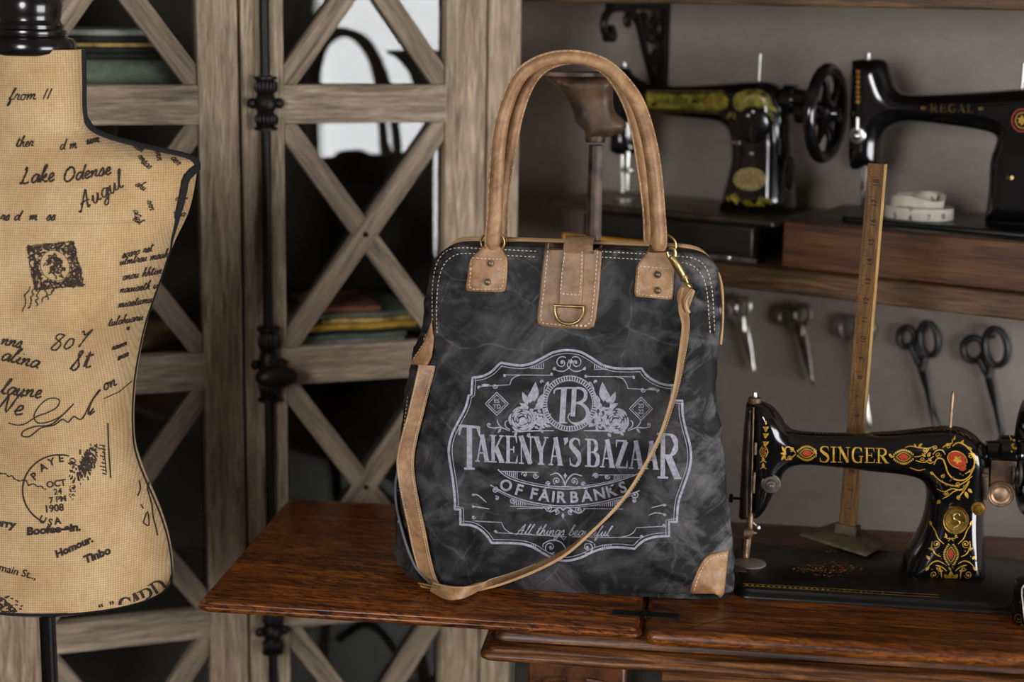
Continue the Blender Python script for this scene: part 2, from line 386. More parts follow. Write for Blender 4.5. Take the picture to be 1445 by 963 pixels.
# ------------------------------------------------------------------ materials
def lin(c):
    return tuple(((v/255)/12.92 if v/255 <= .04045 else ((v/255+.055)/1.055)**2.4) for v in c) + (1,)
class NT:
    def __init__(s, name):
        s.m = bpy.data.materials.new(name); s.m.use_nodes = True; s.t = s.m.node_tree
        s.b = s.t.nodes['Principled BSDF']; s.out = s.t.nodes['Material Output']
    def n(s, typ, **kw):
        o = s.t.nodes.new(typ)
        for k, v in kw.items():
            if k in o.inputs.keys(): o.inputs[k].default_value = v
            else: setattr(o, k, v)
        return o
    def l(s, a, b): s.t.links.new(a, b)
    def coord(s, scale=(1,1,1), rot=(0,0,0)):
        tc = s.n('ShaderNodeTexCoord'); mp = s.n('ShaderNodeMapping')
        mp.vector_type = 'TEXTURE'
        mp.inputs['Scale'].default_value = tuple(1/v for v in scale); mp.inputs['Rotation'].default_value = rot
        s.l(tc.outputs['Object'], mp.inputs[0]); return mp.outputs[0]
    def noise(s, co, scale, detail=4, rough=.55, dist=0.):
        o = s.n('ShaderNodeTexNoise', Scale=scale, Detail=detail, Roughness=rough, Distortion=dist); s.l(co, o.inputs['Vector']); return o.outputs['Fac']
    def ramp(s, fac, stops, interp='LINEAR'):
        o = s.n('ShaderNodeValToRGB'); cr_ = o.color_ramp; cr_.interpolation = interp
        while len(cr_.elements) < len(stops): cr_.elements.new(.5)
        for e, (p, c) in zip(cr_.elements, stops): e.position = p; e.color = c if len(c) == 4 else tuple(c)+(1,)
        s.l(fac, o.inputs[0]); return o.outputs[0]
    def mix(s, a, b, fac, mode='MIX'):
        o = s.n('ShaderNodeMix', data_type='RGBA', blend_type=mode)
        for sock, v in ((o.inputs[0], fac), (o.inputs[6], a), (o.inputs[7], b)):
            if isinstance(v, (tuple, float, int)): sock.default_value = v
            else: s.l(v, sock)
        return o.outputs[2]
    def bump(s, h, strength=.3, dist=.002):
        o = s.n('ShaderNodeBump', Strength=strength, Distance=dist); s.l(h, o.inputs['Height'])
        s.l(o.outputs[0], s.b.inputs['Normal']); return o
    def set(s, **kw):
        for k, v in kw.items():
            k = {'rough':'Roughness','metal':'Metallic','spec':'Specular IOR Level','coat':'Coat Weight','coatr':'Coat Roughness','col':'Base Color','sheen':'Sheen Weight'}[k]
            if isinstance(v, (tuple, float, int)): s.b.inputs[k].default_value = v
            else: s.l(v, s.b.inputs[k])
        return s
def plain(name, c, rough=.5, metal=0., var=.12, scale=60., spec=.5, coat=0., bump=0.):
    t = NT(name); c = lin(c); co = t.coord(); f = t.noise(co, scale, 4)
    d = tuple(v*(1-var*1.6) for v in c[:3])+(1,); e = tuple(min(1, v*(1+var)) for v in c[:3])+(1,)
    t.set(col=t.ramp(f, [(.3, d), (.7, e)]), rough=rough, metal=metal, spec=spec, coat=coat)
    if bump: t.bump(f, bump, .0008)
    return t.m
def wood(name, dark, mid, light, grain=(0,0,1), rotz=0., rough=.5, scale=1., coat=0., bump=.25, contrast=1., fig=0.):
    """grain along one axis of a frame turned by rotz"""
    t = NT(name); st = 14.
    sc = tuple((1. if g else st)*scale for g in grain)
    co = t.coord(sc, (0, 0, rotz))
    big = t.noise(co, 2.2, 5, .6, 1.2); fine = t.noise(co, 11., 6, .7, .4)
    sc2 = tuple((3. if g else 160.)*scale for g in grain); pores = t.noise(t.coord(sc2, (0,0,rotz)), 2.5, 3, .6)
    a = t.ramp(big, [(.5-.22/contrast, lin(dark)), (.5, lin(mid)), (.5+.2/contrast, lin(light))])
    b = t.ramp(fine, [(.35, (.55,.55,.55,1)), (.65, (1.1,1.1,1.1,1))])
    c = t.mix(a, b, .75, 'MULTIPLY')
    c = t.mix(c, t.ramp(pores, [(.38, (.36,.32,.28,1)), (.52, (1,1,1,1))]), .85, 'MULTIPLY')
    if fig:
        sc3 = tuple((9. if g else 45.)*scale for g in grain)
        f3 = t.noise(t.coord(sc3, (0,0,rotz-.22)), 2.6, 3, .6, .9)
        c = t.mix(c, t.ramp(f3, [(.43, (.16,.11,.08,1)), (.52, (1,1,1,1))]), fig, 'MULTIPLY')
    t.set(col=c, rough=rough, coat=coat, coatr=.12)
    if bump: t.bump(t.mix(fine, pores, .5), bump, .0012)
    return t.m
AZ = R(19.6)
M = {}
M['oak_up'] = wood('weathered oak upright', (116,96,74), (176,154,126), (210,190,160), (0,0,1), AZ, .6, 3.2, 0, .3, 1.15)
M['oak_across'] = wood('weathered oak across', (118,101,82), (170,150,126), (200,181,156), (1,0,0), AZ, .6, 3.2, 0, .3, 1.15)
M['cab_in'] = plain('dark cabinet lining', (52,46,38), .7, var=.3, scale=9)
M['leaf_oak'] = wood('varnished quartered oak', (60,27,4), (142,74,14), (184,110,28), (1,0,0), R(-7), .36, 2.2, .08, .12, 1., .9)
M['top_oak'] = wood('varnished oak top', (52,24,4), (122,63,13), (160,94,26), (1,0,0), R(-7), .38, 2.2, .08, .12, 1., .7)
M['mould_oak'] = wood('worn oak moulding', (40,20,6), (100,57,20), (152,97,46), (1,0,0), R(-7), .44, 3., .08, .35, 1.3, .35)
M['shelf_oak'] = wood('brown shelf board', (60,42,26), (104,76,48), (138,106,72), (1,0,0), R(-31.5), .5, 2.6)
M['case_wood'] = wood('old box wood', (52,28,12), (98,60,28), (126,84,44), (1,0,0), R(-31.5), .5, 2., .05, .2)
M['rule_wood'] = wood('yellow ruler wood', (88,56,20), (130,88,36), (160,114,54), (0,0,1), 0, .5, 6., .1)
M['rule_edge'] = wood('pale ruler edge', (190,140,78), (222,176,108), (240,200,136), (0,0,1), 0, .5, 6., .1)
M['yellow_wood'] = plain('yellow varnished wood', (206,146,40), .4)
M['black_iron'] = plain('black wrought iron', (26,24,22), .45, .5, .3, 90, bump=.2)
M['japan'] = plain('black japanned enamel', (13,13,14), .16, 0, .2, 30, .5, .6)
M['japan_dull'] = plain('worn black enamel', (15,14,14), .36, 0, .3, 40, .4)
M['steel'] = plain('polished steel', (206,204,198), .36, 1., .15, 80)
M['steel_dark'] = plain('dull dark steel', (120,114,106), .48, .9, .25, 80)
M['blade_black'] = plain('blackened blade', (34,32,31), .4, .6, .3, 80)
M['scissor_black'] = plain('black scissor handle paint', (18,17,17), .38, 0, .2, 60)
M['rust'] = plain('rusted iron', (92,70,50), .5, .2, .6, 34, bump=.35)
M['rusty_nickel'] = plain('rust stained nickel', (164,134,106), .45, .7, .35, 110)
M['brass'] = plain('aged brass', (188,160,108), .38, 1., .25, 90)
M['brass_dark'] = plain('tarnished brass', (150,116,50), .42, 1., .35, 140, bump=.4)
M['gold'] = plain('gold transfer', (206,160,56), .38, .25, .25, 160)
M['gold_dim'] = plain('worn gold transfer', (104,82,36), .45, .2, .5, 120)
M['red'] = plain('red transfer', (176,52,24), .4, 0, .3, 160)
M['green'] = plain('green transfer', (40,66,34), .4, 0, .2, 160)
M['yellow_green'] = plain('yellow green transfer', (128,116,34), .4, 0, .6, 90)
M['pale_gold'] = plain('pale gold badge', (168,148,98), .4, .4, .3, 160)
M['ink'] = plain('faded brown black ink', (58,44,36), .9, 0, .5, 220)
M['green_ink'] = plain('pale green stain', (150,150,92), .9)
M['black_trim'] = plain('black braid', (18,17,19), .85, 0, .3, 400, bump=.8)
M['black_wood'] = plain('black turned wood', (20,18,18), .22, 0, .2, 40, .5, .4)
M['stitch'] = plain('cream thread', (214,198,166), .8)
M['print'] = plain('pale grey print', (162,162,173), .85, 0, .22, 260)
M['tape_white'] = plain('white tape', (206,200,182), .6)
M['black_ink'] = plain('black ink', (34,32,30), .8)
M['lace'] = plain('carved dark oak', (84,46,20), .4, 0, .4, 60, bump=.6)
M['stone_green'] = plain('greenish grey cast metal', (96,86,60), .75, .1, .3, 50, bump=.4)
M['cloth_yellow'] = plain('yellow cloth', (214,164,66), .9, 0, .2, 70)
M['cloth_red'] = plain('dusty red cloth', (150,92,70), .9, 0, .2, 70)
M['cloth_green'] = plain('sage green cloth', (120,128,112), .9, 0, .2, 70)
M['cloth_sand'] = plain('sand patterned cloth', (206,168,104), .9, 0, .5, 40)
M['cloth_dark'] = plain('charcoal cloth', (46,44,42), .9, 0, .3, 70)
M['cloth_grey'] = plain('grey cloth', (176,176,172), .9, 0, .2, 70)
M['wicker'] = plain('brown wicker', (180,140,98), .8, 0, .3, 120)
M['card'] = plain('brown cardboard', (116,84,56), .85)
M['frame_white'] = plain('white window paint', (214,212,204), .5, 0, .04)
M['rivet'] = plain('dull bronze rivet', (128,110,84), .45, .8, .3, 120)
M['edge_grey'] = plain('grey raw canvas edge', (98,100,106), .9)
M['plate'] = plain('pale worn nickel plate', (158,152,136), .5, .3, .3, 120)
M['japan_worn'] = plain('brown worn enamel', (52,45,32), .3, 0, .4, 24)
M['plate_dark'] = plain('dull nickel discs', (104,96,84), .42, .5, .35, 120)
M['face'] = plain('brown stained face plate', (46,34,26), .4, .4, .35, 60)
M['black_case'] = plain('black stained wood', (24,20,17), .4, 0, .4, 20)
M['box_top'] = plain('box top stained dark with pale wear', (58,46,36), .4, 0, .7, 14)
M['zip'] = plain('tan leather edge', (188,150,104), .6)
M['hole'] = plain('black gap', (6,5,5), .9)

def leather(name, dark, mid, light):
    t = NT(name); co = t.coord()
    a = t.noise(co, 26., 6, .65, .6); b = t.noise(co, 420., 3, .6); c = t.noise(co, 110., 4, .6, 1.)
    col = t.ramp(a, [(.3, lin(dark)), (.5, lin(mid)), (.7, lin(light))])
    col = t.mix(col, t.ramp(c, [(.34, (.68,.64,.60,1)), (.54, (1.05,1.05,1.05,1))]), .6, 'MULTIPLY')
    t.set(col=col, rough=.46, spec=.45); t.bump(t.mix(b, c, .5), .35, .0008); return t.m
M['leather'] = leather('distressed tan leather', (116,80,50), (162,122,84), (194,156,112))
M['leather_flap'] = leather('brown waxy leather', (108,78,54), (138,105,76), (162,128,96))

def canvas():
    t = NT('black waxed canvas'); co = t.coord()
    big = t.noise(co, 7., 5, .62, .9); mid = t.noise(co, 22., 6, .7, 1.6); weave = t.noise(co, 900., 2)
    vo = t.n('ShaderNodeTexVoronoi', feature='DISTANCE_TO_EDGE', Scale=11.)
    wn = t.n('ShaderNodeTexNoise', Scale=9., Detail=3.); t.l(co, wn.inputs['Vector'])
    wob = t.mix(co, wn.outputs['Color'], .06)
    t.l(wob, vo.inputs['Vector'])
    crease = t.ramp(vo.outputs['Distance'], [(0., (1,1,1,1)), (.05, (0,0,0,1))])
    # smoky rubbed streaks: long slanting smears where the wax has been folded
    def smear(ang, seed):
        mp = t.n('ShaderNodeMapping', vector_type='TEXTURE'); mp.inputs['Rotation'].default_value = (0, R(ang), 0); mp.inputs['Scale'].default_value = (1/4., 1/4., 1/9.)
        mp.inputs['Location'].default_value = (seed, 0, seed); t.l(co, mp.inputs[0])
        return t.noise(mp.outputs[0], 1.15, 5, .6, 2.2)
    s1, s2 = smear(32, .3), smear(-38, 1.7)
    mxs = t.n('ShaderNodeMath', operation='MAXIMUM'); t.l(s1, mxs.inputs[0]); t.l(s2, mxs.inputs[1])
    patch_ = t.ramp(t.mix(mxs.outputs[0], mid, .30), [(.50, (0,0,0,1)), (.75, (1,1,1,1))])
    # the smears come out paler towards the right side of this bag
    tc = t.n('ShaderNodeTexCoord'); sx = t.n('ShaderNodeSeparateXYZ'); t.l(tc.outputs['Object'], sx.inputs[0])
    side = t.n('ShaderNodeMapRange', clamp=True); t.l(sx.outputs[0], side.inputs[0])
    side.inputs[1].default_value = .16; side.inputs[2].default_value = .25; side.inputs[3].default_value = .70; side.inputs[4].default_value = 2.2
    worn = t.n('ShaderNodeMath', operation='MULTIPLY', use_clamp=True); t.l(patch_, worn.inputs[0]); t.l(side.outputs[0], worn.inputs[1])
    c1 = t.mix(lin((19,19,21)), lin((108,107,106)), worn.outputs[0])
    cm = t.n('ShaderNodeMath', operation='MULTIPLY'); t.l(crease, cm.inputs[0]); t.l(mid, cm.inputs[1])
    c2 = t.mix(c1, lin((116,114,112)), t.ramp(cm.outputs[0], [(.34, (0,0,0,1)), (.85, (.6,.6,.6,1))]))
    c3 = t.mix(c2, t.ramp(weave, [(.3, (.75,.75,.75,1)), (.7, (1.15,1.15,1.15,1))]), .6, 'MULTIPLY')
    t.set(col=c3, rough=.62, spec=.3); t.bump(t.mix(mid, weave, .3), .4, .002); return t.m
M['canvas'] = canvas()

def burlap():
    t = NT('natural burlap'); tc = t.n('ShaderNodeTexCoord'); sx = t.n('ShaderNodeSeparateXYZ'); t.l(tc.outputs['Object'], sx.inputs[0])
    def wv(a, k):
        m = t.n('ShaderNodeMath', operation='MULTIPLY'); t.l(a, m.inputs[0]); m.inputs[1].default_value = k
        s = t.n('ShaderNodeMath', operation='SINE'); t.l(m.outputs[0], s.inputs[0])
        q = t.n('ShaderNodeMath', operation='MULTIPLY_ADD'); t.l(s.outputs[0], q.inputs[0]); q.inputs[1].default_value = .5; q.inputs[2].default_value = .5; return q.outputs[0]
    x, z = wv(sx.outputs[0], 2*math.pi/.0026), wv(sx.outputs[2], 2*math.pi/.0026)
    mx = t.n('ShaderNodeMath', operation='MULTIPLY'); t.l(x, mx.inputs[0]); t.l(z, mx.inputs[1])
    co = t.coord(); n1 = t.noise(co, 16., 4); n2 = t.noise(t.coord((40,40,400)), 3., 3); n3 = t.noise(t.coord((400,40,40)), 3., 3)
    c = t.ramp(n1, [(.3, lin((204,168,120))), (.7, lin((226,196,150)))])
    c = t.mix(c, t.ramp(t.mix(n2, n3, .5), [(.35, (.72,.7,.66,1)), (.65, (1.08,1.08,1.08,1))]), .8, 'MULTIPLY')
    c = t.mix(c, t.ramp(mx.outputs[0], [(.0, (.62,.58,.52,1)), (.5, (1.08,1.08,1.08,1))]), .7, 'MULTIPLY')
    t.set(col=c, rough=.92, spec=.15, sheen=.1); t.bump(mx.outputs[0], .5, .0008); return t.m
M['burlap'] = burlap()

def plaster():
    t = NT('grey limewashed plaster'); co = t.coord()
    a = t.noise(co, 2.2, 5, .6, .4); b = t.noise(co, 55., 5, .7)
    c = t.ramp(a, [(.3, lin((132,122,110))), (.7, lin((160,151,139)))])
    c = t.mix(c, t.ramp(b, [(.35, (.88,.88,.88,1)), (.65, (1.05,1.05,1.05,1))]), .7, 'MULTIPLY')
    t.set(col=c, rough=.9, spec=.2); t.bump(t.mix(a, b, .6), .25, .004); return t.m
M['plaster'] = plaster()
M['floor'] = wood('dark floor boards', (30,24,19), (54,43,33), (72,60,48), (1,0,0), 0, .5, 1.5)

def glass():
    t = NT('cabinet glass'); t.t.nodes.remove(t.b)
    tr = t.n('ShaderNodeBsdfTransparent'); tr.inputs[0].default_value = (.93, .95, .93, 1)
    gl = t.n('ShaderNodeBsdfGlossy'); gl.inputs['Roughness'].default_value = .02; gl.inputs[0].default_value = (1,1,1,1)
    fr = t.n('ShaderNodeFresnel', IOR=1.42); mx = t.n('ShaderNodeMixShader')
    t.l(fr.outputs[0], mx.inputs[0]); t.l(tr.outputs[0], mx.inputs[1]); t.l(gl.outputs[0], mx.inputs[2]); t.l(mx.outputs[0], t.out.inputs[0]); return t.m
M['glass'] = glass()
def glow(name, col, st):
    t = NT(name); t.set(col=(.8,.8,.8,1)); t.b.inputs['Emission Color'].default_value = col; t.b.inputs['Emission Strength'].default_value = st; return t.m
M['daylight'] = glow('bright overcast daylight', (.97,.97,1,1), 9.6)
# ------------------------------------------------------------------ frames of reference
ZV = Vector((0,0,1))
CA, CN = Vector((-.942,-.335,0)).normalized(), Vector((.335,-.942,0)).normalized()      # armoire: leftwards, towards the room
CO = Vector((.0144, 2.493, 0)); CFR = (CO, CA, CN, ZV)
def cab(s, d, z): return CO + CA*s + CN*d + ZV*z
WB, WN = Vector((.8526,-.5225,0)).normalized(), Vector((-.5225,-.8526,0)).normalized()  # long wall: rightwards, towards the room
WO = Vector((.46, 2.65, 0)); WFR = (WO, WB, WN, ZV)
def wal(s, d, z): return WO + WB*s + WN*d + ZV*z
def wpx(x, y, d): return atP(x, y, WO + WN*d, WN)
TU, TV = Vector((math.cos(R(7)), -math.sin(R(7)), 0)), Vector((math.sin(R(7)), math.cos(R(7)), 0))
TO = Vector((-.365, 1.826, 0)); TFR = (TO, TU, TV, ZV); TZ = .76
def tab(u, v, z): return TO + TU*u + TV*v + ZV*z

# ------------------------------------------------------------------ room
m = MB(); m.box((Vector(), Vector((1,0,0)), Vector((0,1,0)), ZV), -3.2, 4.2, -3., 5., -.04, 0)
tag(m.build('floor', M['floor']), kind='structure')
m = MB(); m.box(WFR, -3.6, 2.3, -.1, 0, 0, 2.7)
tag(m.build('wall_back', M['plaster']), kind='structure')
m = MB(); m.box(WFR, -3.6, 2.3, 0, .014, 0, .11)
tag(m.build('baseboard_back', M['frame_white'], bevel=.003), kind='structure')
XY = (Vector(), Vector((1,0,0)), Vector((0,1,0)), ZV)
m = MB(); m.box(XY, -2.7, -2.6, -2.9, 4.6, 0, 2.7); tag(m.build('wall_left', M['plaster']), kind='structure')
m = MB(); m.box(XY, -2.6, 1.2, -2.9, -2.8, 0, 2.7); tag(m.build('wall_front', M['plaster']), kind='structure')
m = MB(); m.box(XY, -2.7, 4.2, -2.9, 4.6, 2.7, 2.76); tag(m.build('ceiling', M['plaster']), kind='structure')
# the wall with the tall window that lights the room from the right
GA = Vector((.64, .768, 0)).normalized(); GN = Vector((-.768, .64, 0)).normalized(); GO = Vector((1.65, -.745, 0)); GFR = (GO, GA, GN, ZV)
WW, WZ0, WZ1 = 1.85, .46, 1.58
m = MB(); m.box(GFR, -1.6, 0, -.12, 0, 0, 2.7); m.box(GFR, WW, 2.9, -.12, 0, 0, 2.7); m.box(GFR, 0, WW, -.12, 0, 0, WZ0); m.box(GFR, 0, WW, -.12, 0, WZ1, 2.7)
tag(m.build('wall_right', M['plaster'], flat=True), kind='structure')
wdw = thing('window_1', None, None, GO + GA*WW/2 + ZV*WZ0); wdw['kind'] = 'structure'
m = MB()
for a, b, c, d in ((0, .05, WZ0, WZ1), (WW-.05, WW, WZ0, WZ1), (.05, WW-.05, WZ0, WZ0+.05), (.05, WW-.05, WZ1-.05, WZ1)): m.box(GFR, a, b, -.09, .005, c, d)
m.build('window_frame', M['frame_white'], wdw, .004)
m = MB(); m.box(GFR, .05, WW-.05, -.06, -.054, WZ0+.05, WZ1-.05); m.build('window_pane', M['daylight'], wdw, flat=True)

# ------------------------------------------------------------------ shelves on the wall
def shelf(name, label, z0, z1, s0, s1, d1):
    t = thing(name, label, 'shelf', wal((s0+s1)/2, 0, z0))
    m = MB(); m.box(WFR, s0, s1, .001, d1, z0, z1); m.build('board', M['shelf_oak'], t, .003); return t
SHZ = 1.0785
shelf('wall_shelf', 'brown oak wall shelf carrying the two old machines above the hanging scissors', 1.0435, SHZ, -.322, .95, .28)
shelf('wall_shelf', 'upper brown wall shelf held by a scrolled black iron bracket', 1.453, 1.485, -.37, .95, .28)
def bracket(s, label, ztop, sc=1.):
    t = thing('shelf_bracket', label, 'bracket', wal(s, 0, ztop-.14*sc))
    def q(d, z): return wal(s, d*sc+.003, ztop - z*sc)
    m = MB()
    m.box((wal(s, 0, ztop), WB, WN, ZV), -.007, .007, .001, .014, -.165*sc, -.0005)
    m.box((wal(s, 0, ztop), WB, WN, ZV), -.008, .008, .012, .2*sc, -.011, -.0005)
    m.tube([q(*p) for p in cr([(.012,.155),(.04,.125),(.07,.08),(.1,.03),(.13,.012),(.17,.008),(.2,.014),(.215,.03),(.21,.045),(.195,.048),(.188,.036)], 5)], .0065, 8)
    for (d, z, r, a, tn) in ((.045,.04,.026,0,1.6),(.085,.03,.018,2,1.5),(.035,.09,.02,1,1.6),(.03,.125,.011,0,1.4),(.135,.028,.012,3,1.4)):
        m.tube([q(d + p[0], z + p[1]) for p in spiral(0,0,r,.004,a,tn,20)], .0042, 7)
    m.lathe(q(.195,.05), WB, [(.001,-.012),(.011,-.008),(.011,.008),(.001,.012)], 12)
    m.build('scrollwork', M['black_iron'], t); return t
bracket(-.250, 'black scrolled iron bracket under the upper shelf, above the tote bag handles', 1.453)

# ------------------------------------------------------------------ armoire
ar = thing('armoire', 'weathered grey oak armoire with glazed doors crossed by diagonal braces', 'cabinet', cab(.427, -.18, 0))
ZB, ZT = .06, 2.06
m = MB()
m.box(CFR, .009, .060, -.022, 0, 0, ZT); m.box(CFR, .795, .846, -.022, 0, 0, ZT)
m.box(CFR, .009, .022, -.34, -.022, 0, ZT); m.box(CFR, .833, .846, -.34, -.022, 0, ZT)
m.box(CFR, .0, .855, -.35, .012, ZT, ZT+.035); m.box(CFR, .060, .795, -.022, 0, 0, ZB)
m.build('case', M['oak_up'], ar, .002)
m = MB(); m.box(CFR, .022, .833, -.34, -.332, .0, ZT); m.build('back_panel', M['cab_in'], ar, flat=True)
for z in (.524, .915, 1.3, 1.685):
    m = MB(); m.box(CFR, .023, .832, -.331, -.06, z, z+.018); m.build('inner_shelf', M['cab_in'], ar, .001)
RAILS = [(.065,.15), (.51,.556), (.892,.948), (1.276,1.331), (1.66,1.715), (1.98,2.055)]
def door(s0, s1, w0, w1):
    m = MB(); m.box(CFR, s0, s0+w0, -.022, 0, RAILS[0][0], RAILS[-1][1]); m.box(CFR, s1-w1, s1, -.022, 0, RAILS[0][0], RAILS[-1][1])
    d = m.build('door', M['oak_up'], ar, .0015)
    a, b = s0+w0, s1-w1
    for z0, z1 in RAILS:
        m = MB(); m.box(CFR, a-.002, b+.002, -.020, -.0008, z0, z1); m.build('rail', M['oak_across'], d, .0015)
    m = MB(); m.box(CFR, a-.006, b+.006, -.0215, -.0185, RAILS[0][0]+.01, RAILS[-1][1]-.01); m.build('glass_pane', M['glass'], d, flat=True)
    for (l0, l1), (h0, h1) in zip(RAILS[:-1], RAILS[1:]):
        zc0, zc1 = l1, h0; hw = .0155
        for k, (p, q) in enumerate((((a, zc0), (b, zc1)), ((b, zc0), (a, zc1)))):
            A, B = np.array(p), np.array(q); t = (B-A)/np.linalg.norm(B-A); n = np.array([-t[1], t[0]])
            # strip clipped to the opening
            poly = [A+n*hw-t*.05, B+n*hw+t*.05, B-n*hw+t*.05, A-n*hw-t*.05]
            for ax, lo, hi in ((0, a+.0003, b-.0003), (1, zc0+.0003, zc1-.0003)):
                for sgn, lim in ((1, hi), (-1, -lo)):
                    out = []
                    for i in range(len(poly)):
                        P, Q = poly[i], poly[(i+1) % len(poly)]; ip, iq = P[ax]*sgn <= lim, Q[ax]*sgn <= lim
                        if ip: out.append(P)
                        if ip != iq: out.append(P + (Q-P)*((lim*sgn - P[ax])/(Q[ax]-P[ax])))
                    poly = out
            f0, f1 = (-.018, -.0035) if k else (-.018, -.0045)
            nv = len(poly); V = [cab(p[0], f1, p[1]) for p in poly] + [cab(p[0], f0, p[1]) for p in poly]
            m = MB(); m.add(V, [tuple(range(nv)), tuple(range(nv, 2*nv))[::-1]] + [(i, (i+1)%nv, (i+1)%nv+nv, i+nv) for i in range(nv)], 0, False)
            m.build('cross_brace', M['brace_a' if k else 'brace_b'], d, .0012)
        m = MB(); m.lathe(cab((a+b)/2, -.004, (zc0+zc1)/2), CN, [(.0001,.0045),(.0028,.004),(.0042,.002),(.0042,-.001)], 14); m.build('brace_bolt', M['black_iron'], d)
ang = math.atan2(.328, .2405)
for k, s in (('brace_a', 1), ('brace_b', -1)):
    # grain runs along the diagonal
    t = NT('weathered oak brace ' + k[-1]); co = t.coord((1,1,1), (0,0,AZ))
    mp = t.n('ShaderNodeMapping', vector_type='TEXTURE'); mp.inputs['Rotation'].default_value = (0, -s*ang, 0); mp.inputs['Scale'].default_value = (1/3., 1/45., 1/45.)
    t.l(co, mp.inputs[0]); f1 = t.noise(mp.outputs[0], 2.2, 5, .6, 1.); f2 = t.noise(mp.outputs[0], 12., 5, .7)
    c = t.ramp(f1, [(.3, lin((92,80,64))), (.5, lin((142,124,102))), (.7, lin((172,154,130)))])
    c = t.mix(c, t.ramp(f2, [(.35, (.6,.58,.56,1)), (.62, (1.08,1.08,1.08,1))]), .8, 'MULTIPLY'); t.set(col=c, rough=.62); t.bump(f2, .25, .0012); M[k] = t.m
door(.063, .4265, .0625, .0605)
door(.431, .792, .0570, .0635)
bolt = MB(); bolt.tube([cab(.395, .0105, z) for z in (.08, .5, 1., 1.5, 2.05)], .0072, 14)
cb = bolt.build('cremone_bolt', M['black_iron'], ar)
def ornament(z0, z1, name):
    m = MB(); c = cab(.395, .012, 0); h = z1-z0
    prof = [(.012,0),(.0165,.01),(.0165,.05),(.013,.08),(.0155,.16),(.0165,.24),(.0130,.3),(.0115,.34),(.0145,.4),(.0155,.5),(.0145,.6),(.0115,.66),(.013,.7),(.0165,.76),(.0155,.84),(.013,.92),(.0165,.95),(.0165,.99),(.012,1)]
    m.lathe(c + ZV*z0, ZV, [(r, t*h) for r, t in prof], 20)
    for k in range(7):
        a = R(-60+20*k)
        for (f0, f1) in ((.1,.3),(.7,.92)):
            d = CN*math.cos(a) + CA*math.sin(a); m.tube([c + d*.016 + ZV*(z0+h*f) for f in np.linspace(f0, f1, 5)], [.0005,.002,.0024,.002,.0005], 6)
    for sg in (1, -1): m.lathe(c + CA*(.0195*sg) + ZV*(z0+.5*h), CN, [(.001,-.005),(.006,-.004),(.0075,0),(.005,.004),(.002,.005)], 14)
    m.lathe(c + CN*.013 + ZV*(z0+.5*h), CN, [(.009,-.004),(.009,.001),(.006,.003),(.007,.0045),(.001,.006)], 16)
    return m.build(name, M['black_iron'], cb)
ornament(1.268, 1.344, 'rod_guide')
ornament(.872, .985, 'lock_box')
ornament(.48, .55, 'rod_guide')
m = MB(); kc = atP(390, 532, cab(0, .05, 0), CN)
m.lathe(kc - CN*.036, CN, [(.008,0),(.007,.02),(.010,.026),(.013,.03)], 16)
m.lathe(kc, CN, [(.001,-.014),(.013,-.011),(.0160,-.006),(.0168,0),(.0160,.006),(.013,.0105),(.008,.013),(.001,.0135)], 30, 0, 1.85, CA)
m.build('knob', M['black_iron'], cb)

# ------------------------------------------------------------------ things kept behind the glass
def folded(name, label, cat, s0, s1, d0, d1, z, h, layers, mats, group=None):
    """a folded cloth: doubled layers with round folds to the front"""
    m = MB(); lh = h/layers
    for k in range(layers):
        a, b = s0 + random.uniform(0, .01), s1 - random.uniform(0, .012); f = d1 - random.uniform(0, .012)
        prof = [(d0, 0)] + [(f - lh/2 + lh/2*math.cos(R(t))*.98, lh/2 + lh/2*math.sin(R(t))*.98) for t in range(-90, 91, 22)] + [(d0, lh)]
        n = 9; V = []
        for i in range(n):
            s = a + (b-a)*i/(n-1)
            for (d, hh) in prof: V.append(cab(s, d + .004*math.sin(9*s*7+k), z + k*lh + hh*(1 + .0*i)))
        w = len(prof); Fc = [(i*w+j, i*w+(j+1)%w, (i+1)*w+(j+1)%w, (i+1)*w+j) for i in range(n-1) for j in range(w)]
        Fc += [tuple(range(w)), tuple((n-1)*w+j for j in range(w))[::-1]]
        m.add(V, Fc, k % len(mats))
    return tag(m.build(name, [M[q] for q in mats], sharp=60), label, cat, group)
Z2 = .9331; G = 'folded cloths in the armoire'
folded('folded_cloth', 'grey cloth at the bottom of the small cloth pile behind the right door', 'folded cloth', .165, .335, -.24, -.055, Z2, .020, 2, ['cloth_grey','cloth_green'], G)
folded('folded_cloth', 'thin charcoal cloth between the grey and yellow cloths behind the right door', 'folded cloth', .15, .335, -.24, -.048, Z2+.0202, .006, 1, ['cloth_dark'], G)
folded('folded_cloth', 'yellow cloth in the small pile behind the right glass door', 'folded cloth', .15, .345, -.24, -.046, Z2+.0264, .010, 1, ['cloth_yellow'], G)
folded('folded_cloth', 'sand coloured cloth lying on the yellow one behind the right door', 'folded cloth', .15, .31, -.23, -.052, Z2+.0366, .013, 2, ['cloth_sand','cloth_green'], G)
folded('folded_cloth', 'dusty red cloth topping the pile behind the right door', 'folded cloth', .20, .325, -.21, -.056, Z2+.0498, .010, 1, ['cloth_red'], G)
Z3 = 1.3181
folded('folded_cloth', 'pale sage green cloth at the bottom behind the left door beside the bust neck', 'folded cloth', .50, .70, -.26, -.045, Z3, .046, 1, ['cloth_green'], G)
folded('folded_cloth', 'charcoal cloth on the sage green one behind the left door', 'folded cloth', .50, .705, -.26, -.055, Z3+.0462, .016, 2, ['cloth_dark'], G)
folded('folded_cloth', 'thin sand cloth near the top behind the left door', 'folded cloth', .51, .705, -.26, -.05, Z3+.0624, .006, 1, ['cloth_sand'], G)
